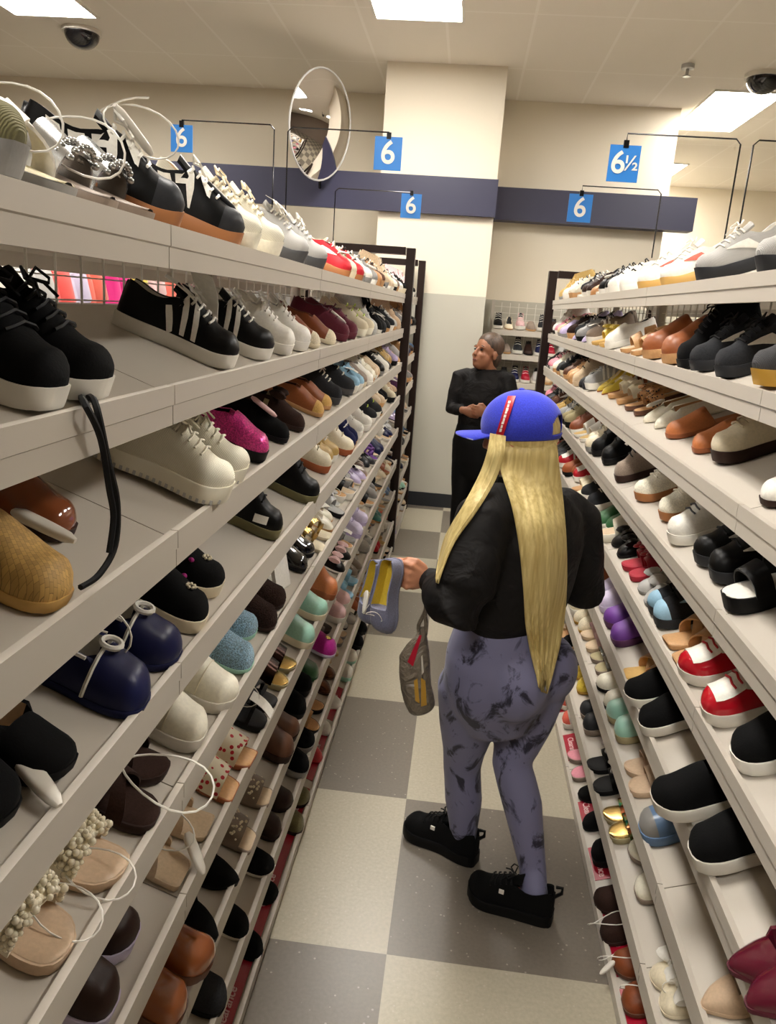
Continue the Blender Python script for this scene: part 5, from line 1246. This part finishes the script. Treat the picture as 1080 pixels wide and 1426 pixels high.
def hand2(w, to, curl):
    d = (to-w).normalized(); lat_ = UP if abs(d.z) < .8 else R2; lat_ = (lat_-d*lat_.dot(d)).normalized(); n_ = d.cross(lat_)
    if n_.dot(F2) > 0: n_ = -n_
    c = w+d*.065; b.limb([(w, .026, .022), (lerp(w, c, .6), .037, .02), (c, .042, .017)], lat_, 12)
    for o_, k in ((.030, .92), (.010, 1), (-.010, .95), (-.029, .78)):
        p0 = c+lat_*o_; p1 = p0+d*.036*k; p2 = p1+(d*.018+n_*curl)*k; p3 = p2+(d*.004+n_*curl)*k; finger(b, [p0, p1, p2, p3], .0098)
    t_ = w+d*.03+lat_*.032; finger(b, [t_, t_+d*.025+lat_*.02, t_+d*.05+lat_*.014+n_*.008], .011)
hand2(wR, wR+Vector((.9, -.1, -.16)), .016); hand2(wL, wL+Vector((-.9, -.15, .12)), .014)
link('body', remesh(b, 'body', .006, 4), 'skin:skindark', V, VI)
b = MB(); b.limb([(c, a+.012, d+.012) for c, a, d in T2[1:]], R2, 22); b.limb([(T2[1][0]+UP*.02, .075, .065), (T2[1][0]-UP*.02, .12, .085)], R2, 20)
for l_, e in ((armR, .82), (armL, .45)):
    p = sc_(l_, 1., .012); p = p[:4]+[(lerp(l_[3][0], l_[5][0], e*.6), .044, .044), (lerp(l_[3][0], l_[5][0], e), .036, .036)]; b.limb(p, UP, 14)
link('top', remesh(b, 'top', .009, 12), JM, V, VI)
b = MB(); b.limb(sc_(H2, 1., .01), R2, 22)
for l_ in (lr, ll): b.limb(sc_(l_, 1., .012), R2, 16)
link('trousers', remesh(b, 'trousers', .010, 6), 'jet', V, VI)
b = MB(); M3 = Matrix((RH2, FH2, UH2)).transposed()
b.ell(hc2+UH2*.062-FH2*.024, (.090, .104, .093), M3, 14, 20); b.ell(hc2-FH2*.07-UH2*.02, (.074, .055, .08), M3, 10, 14)
PAL['hairbrown'] = (92, 74, 56); b.build('hair', hairmat('cropped_brown_hair', (52, 38, 28), (84, 64, 48)), V, mw=VI)
for sg in (1, -1):
    c = hc2+FH2*.083+RH2*sg*.032+UH2*.004; b = MB(); b.ell(c, (.013, .006, .006), M3, 8, 10); b.build('eye', 'satin:jet', V, mw=VI)
    b = MB(); b.limb([(c+UH2*.022-RH2*.017, .003, .004), (c+UH2*.027+FH2*.003, .004, .004), (c+UH2*.021+RH2*.017, .003, .004)], UH2, 8); b.build('eyebrow', 'darkbrown', V, mw=VI)
b = MB(); b.ell(hc2+FH2*.091-UH2*.070, (.022, .008, .008), M3, 8, 12); PAL['lips'] = (120, 60, 54); b.build('mouth', 'satin:lips', V, mw=VI)
for l_ in (lr, ll):
    a_ = l_[-1][0]; to = Vector((a_.x, a_.y, 0))+F2*.19; he = Vector((a_.x, a_.y, 0))-F2*.07; d = (to-he).normalized(); M = Matrix((d, UP.cross(d), UP)).transposed().to_4x4(); M.translation = to+UP*.001
    shoe('sneaker', 'worn_sneaker', VI @ M, cols('upper=leather:jet sole=rubber:jet laces=jet lining=black'), (), 1, 2, parent=V, scale=1.06)
# ------------------------------------------------------------------ goods seen through the wire grid and past the racks
def garment(x, y, z, w, h, col, label, name='hanging_shirt', kind='shirt', yaw=0.):
    t = tag(empty(name, Matrix.Translation((x, y, z)) @ Matrix.Rotation(yaw, 4, 'Z')), label, kind, 'bright shirts hanging in the next aisle')
    b = MB(); rows = []; q = random.Random(hash_(label))
    for i in range(9):
        s_ = i/8; ww = w*(.30+.70*min(1, s_*5)**.5)*(1+.04*s_); rows.append([(ww/2*math.copysign(abs(math.cos(2*PI*k/28))**.7, math.cos(2*PI*k/28)), (.016+.014*s_)*math.sin(2*PI*k/28)*(1+.5*math.sin(k*1.7+s_*2)), -h*s_) for k in range(28)])
    b.grid(rows, cv=True, cap0=True, cap1=True); b.build('cloth_body', col, t)
    for sg in (1, -1):
        b = MB(); b.limb([((sg*w*.40, 0, -.03), .05, .018), ((sg*w*.52, .004, -.16), .055, .02)], (1, 0, 0), 12); b.build('sleeve', col, t)
    b = MB(); b.tube([(-w*.42, 0, -.035), (0, 0, .015), (w*.42, 0, -.035)], .004, 6); b.tube([(0, 0, .015), (0, 0, .05), (.012, 0, .065), (.022, 0, .055)], .002, 6); b.build('hanger', 'plastic:white', t)
PAL.update(vivid=(240, 90, 84), hot=(226, 30, 132))
GY = []
gx = [(-12, 'white', 'white shirt at the edge of the wire grid gap'), (22, 'lightgrey', 'pale grey shirt seen through the wire grid'), (50, 'vivid', 'coral shirt beside the pale ones, through the wire grid'), (76, 'lilac', 'lilac shirt between two coral ones, through the wire grid'), (103, 'coral', 'second coral shirt beside the magenta one, through the grid'), (143, 'hot', 'vivid magenta shirt seen through the wire grid'), (170, 'yellow', 'narrow yellow shirt beside the magenta one, through the grid'), (196, 'palepink', 'pale pink shirt past the yellow one, through the grid'), (226, 'coral', 'faded coral shirt furthest along the wire grid'), (262, 'pink', 'pink shirt low behind the black low-top sneakers')]
for px, c, lb in gx:
    p = atX(px, 372, -1.75); garment(-1.75, p.y, p.z+.02, .30, .55, 'satin:'+c, lb, yaw=PI/2*.8)
t = tag(empty('garment_rail', Matrix.Translation((-1.75, 0, 0))), 'chrome clothes rail carrying bright shirts beyond the wire grid', 'clothes rail')
ys = [atX(px, 372, -1.75) for px, _, _ in gx]; zr = max(p.z for p in ys)+.085
b = MB(); b.tube([(0, ys[0].y-.4, zr), (0, ys[-1].y+.6, zr)], .012, 8); b.build('rail', 'metal:silver', t)
for yy in (ys[0].y-.38, ys[-1].y+.58):
    b = MB(); b.tube([(0, yy, .0), (0, yy, zr)], .014, 8); b.tube([(-.25, yy, .012), (.25, yy, .012)], .012, 8); b.build('post', 'metal:silver', t)
# wall fixture with wire grid at the back, seen between the far shopper and the rack post
FX0, FX1, FY = .24, 1.25, 7.75
t = tag(empty('wall_shoe_display', Matrix.Translation((FX0, FY, 0))), 'wire-backed wall display of shoes behind the far shopper', 'shoe display')
b = MB(); n = 12
for j in range(n+1): b.tube([((FX1-FX0)*j/n, .30, .2), ((FX1-FX0)*j/n, .30, 1.92)], .003, 5)
zz = .2
while zz < 1.93: b.tube([(0, .30, zz), (FX1-FX0, .30, zz)], .0025, 4); zz += .06
b.build('wire_mesh', 'paint:white', t)
FZ = [.35, .62, .89, 1.16, 1.43, 1.66]
for z in FZ:
    b = MB(); b.prism([(0, z-.05), (0, z), (.012, z), (.30, z+.09), (.30, z+.078), (.014, z-.02)], 0, 0, FX1-FX0); b.build('shelf', SH, t, False)
for sx in (0, FX1-FX0):
    b = MB(); b.box((sx, .31, .97), (.03, .03, 1.94)); b.build('upright', SH, t, False)
bc = [('sneaker', 'jet', 'white'), ('sneaker', 'crimson', 'white'), ('runner', 'charcoal', 'white'), ('ballet_flat', 'cream', 'tan'), ('slip_on_shoe', 'lightgrey', 'white'), ('loafer', 'darkbrown', 'black'), ('runner', 'palepink', 'white'), ('clog', 'beige', 'tan'), ('sneaker', 'navy', 'white'), ('mule', 'taupe', 'tan')]
FN = ['lowest', 'fifth', 'fourth', 'third', 'second', 'top']; tag_words = dict(jet='black', crimson='crimson', lightgrey='light grey', darkbrown='dark brown', palepink='pale pink')
for zi, z in enumerate(FZ):
    if zi < 2: continue
    for j in range(9):
        kd, c, s_ = bc[(j*3+zi*4) % 10]; x = FX0+.06+j*.107
        if x > FX1-.05: break
        ang = math.atan(.09/.288); ex = Vector((0, -math.cos(ang), -math.sin(ang))); ez = Vector((0, -math.sin(ang), math.cos(ang))); M = Matrix((ex, ez.cross(ex), ez)).transposed().to_4x4(); M.translation = Vector((x, FY+.016, z+.002))
        nb = bc[((j+1)*3+zi*4) % 10]; lab = '%s %s beside a %s %s, %s shelf, wall display behind far shopper' % (tag_words.get(c, c), NOUN[kd].replace('running shoe', 'runner'), tag_words.get(nb[1], nb[1]), NOUN[nb[0]].replace('running shoe', 'runner'), FN[zi])
        shoe(kd, NAME.get(kd, kd), M, dict(upper=FILL[kd]+':'+c, sole='rubber:'+s_, lining='darkgrey', insole='tan', laces='white'), (), 1, 2, lab, 'shoe', 'shoes on the wall display')
# ------------------------------------------------------------------ light
w = bpy.data.worlds.new('world'); bpy.context.scene.world = w; w.use_nodes = True
w.node_tree.nodes['Background'].inputs[0].default_value = (1, .95, .88, 1); w.node_tree.nodes['Background'].inputs[1].default_value = .05
vs.exposure = 0.62
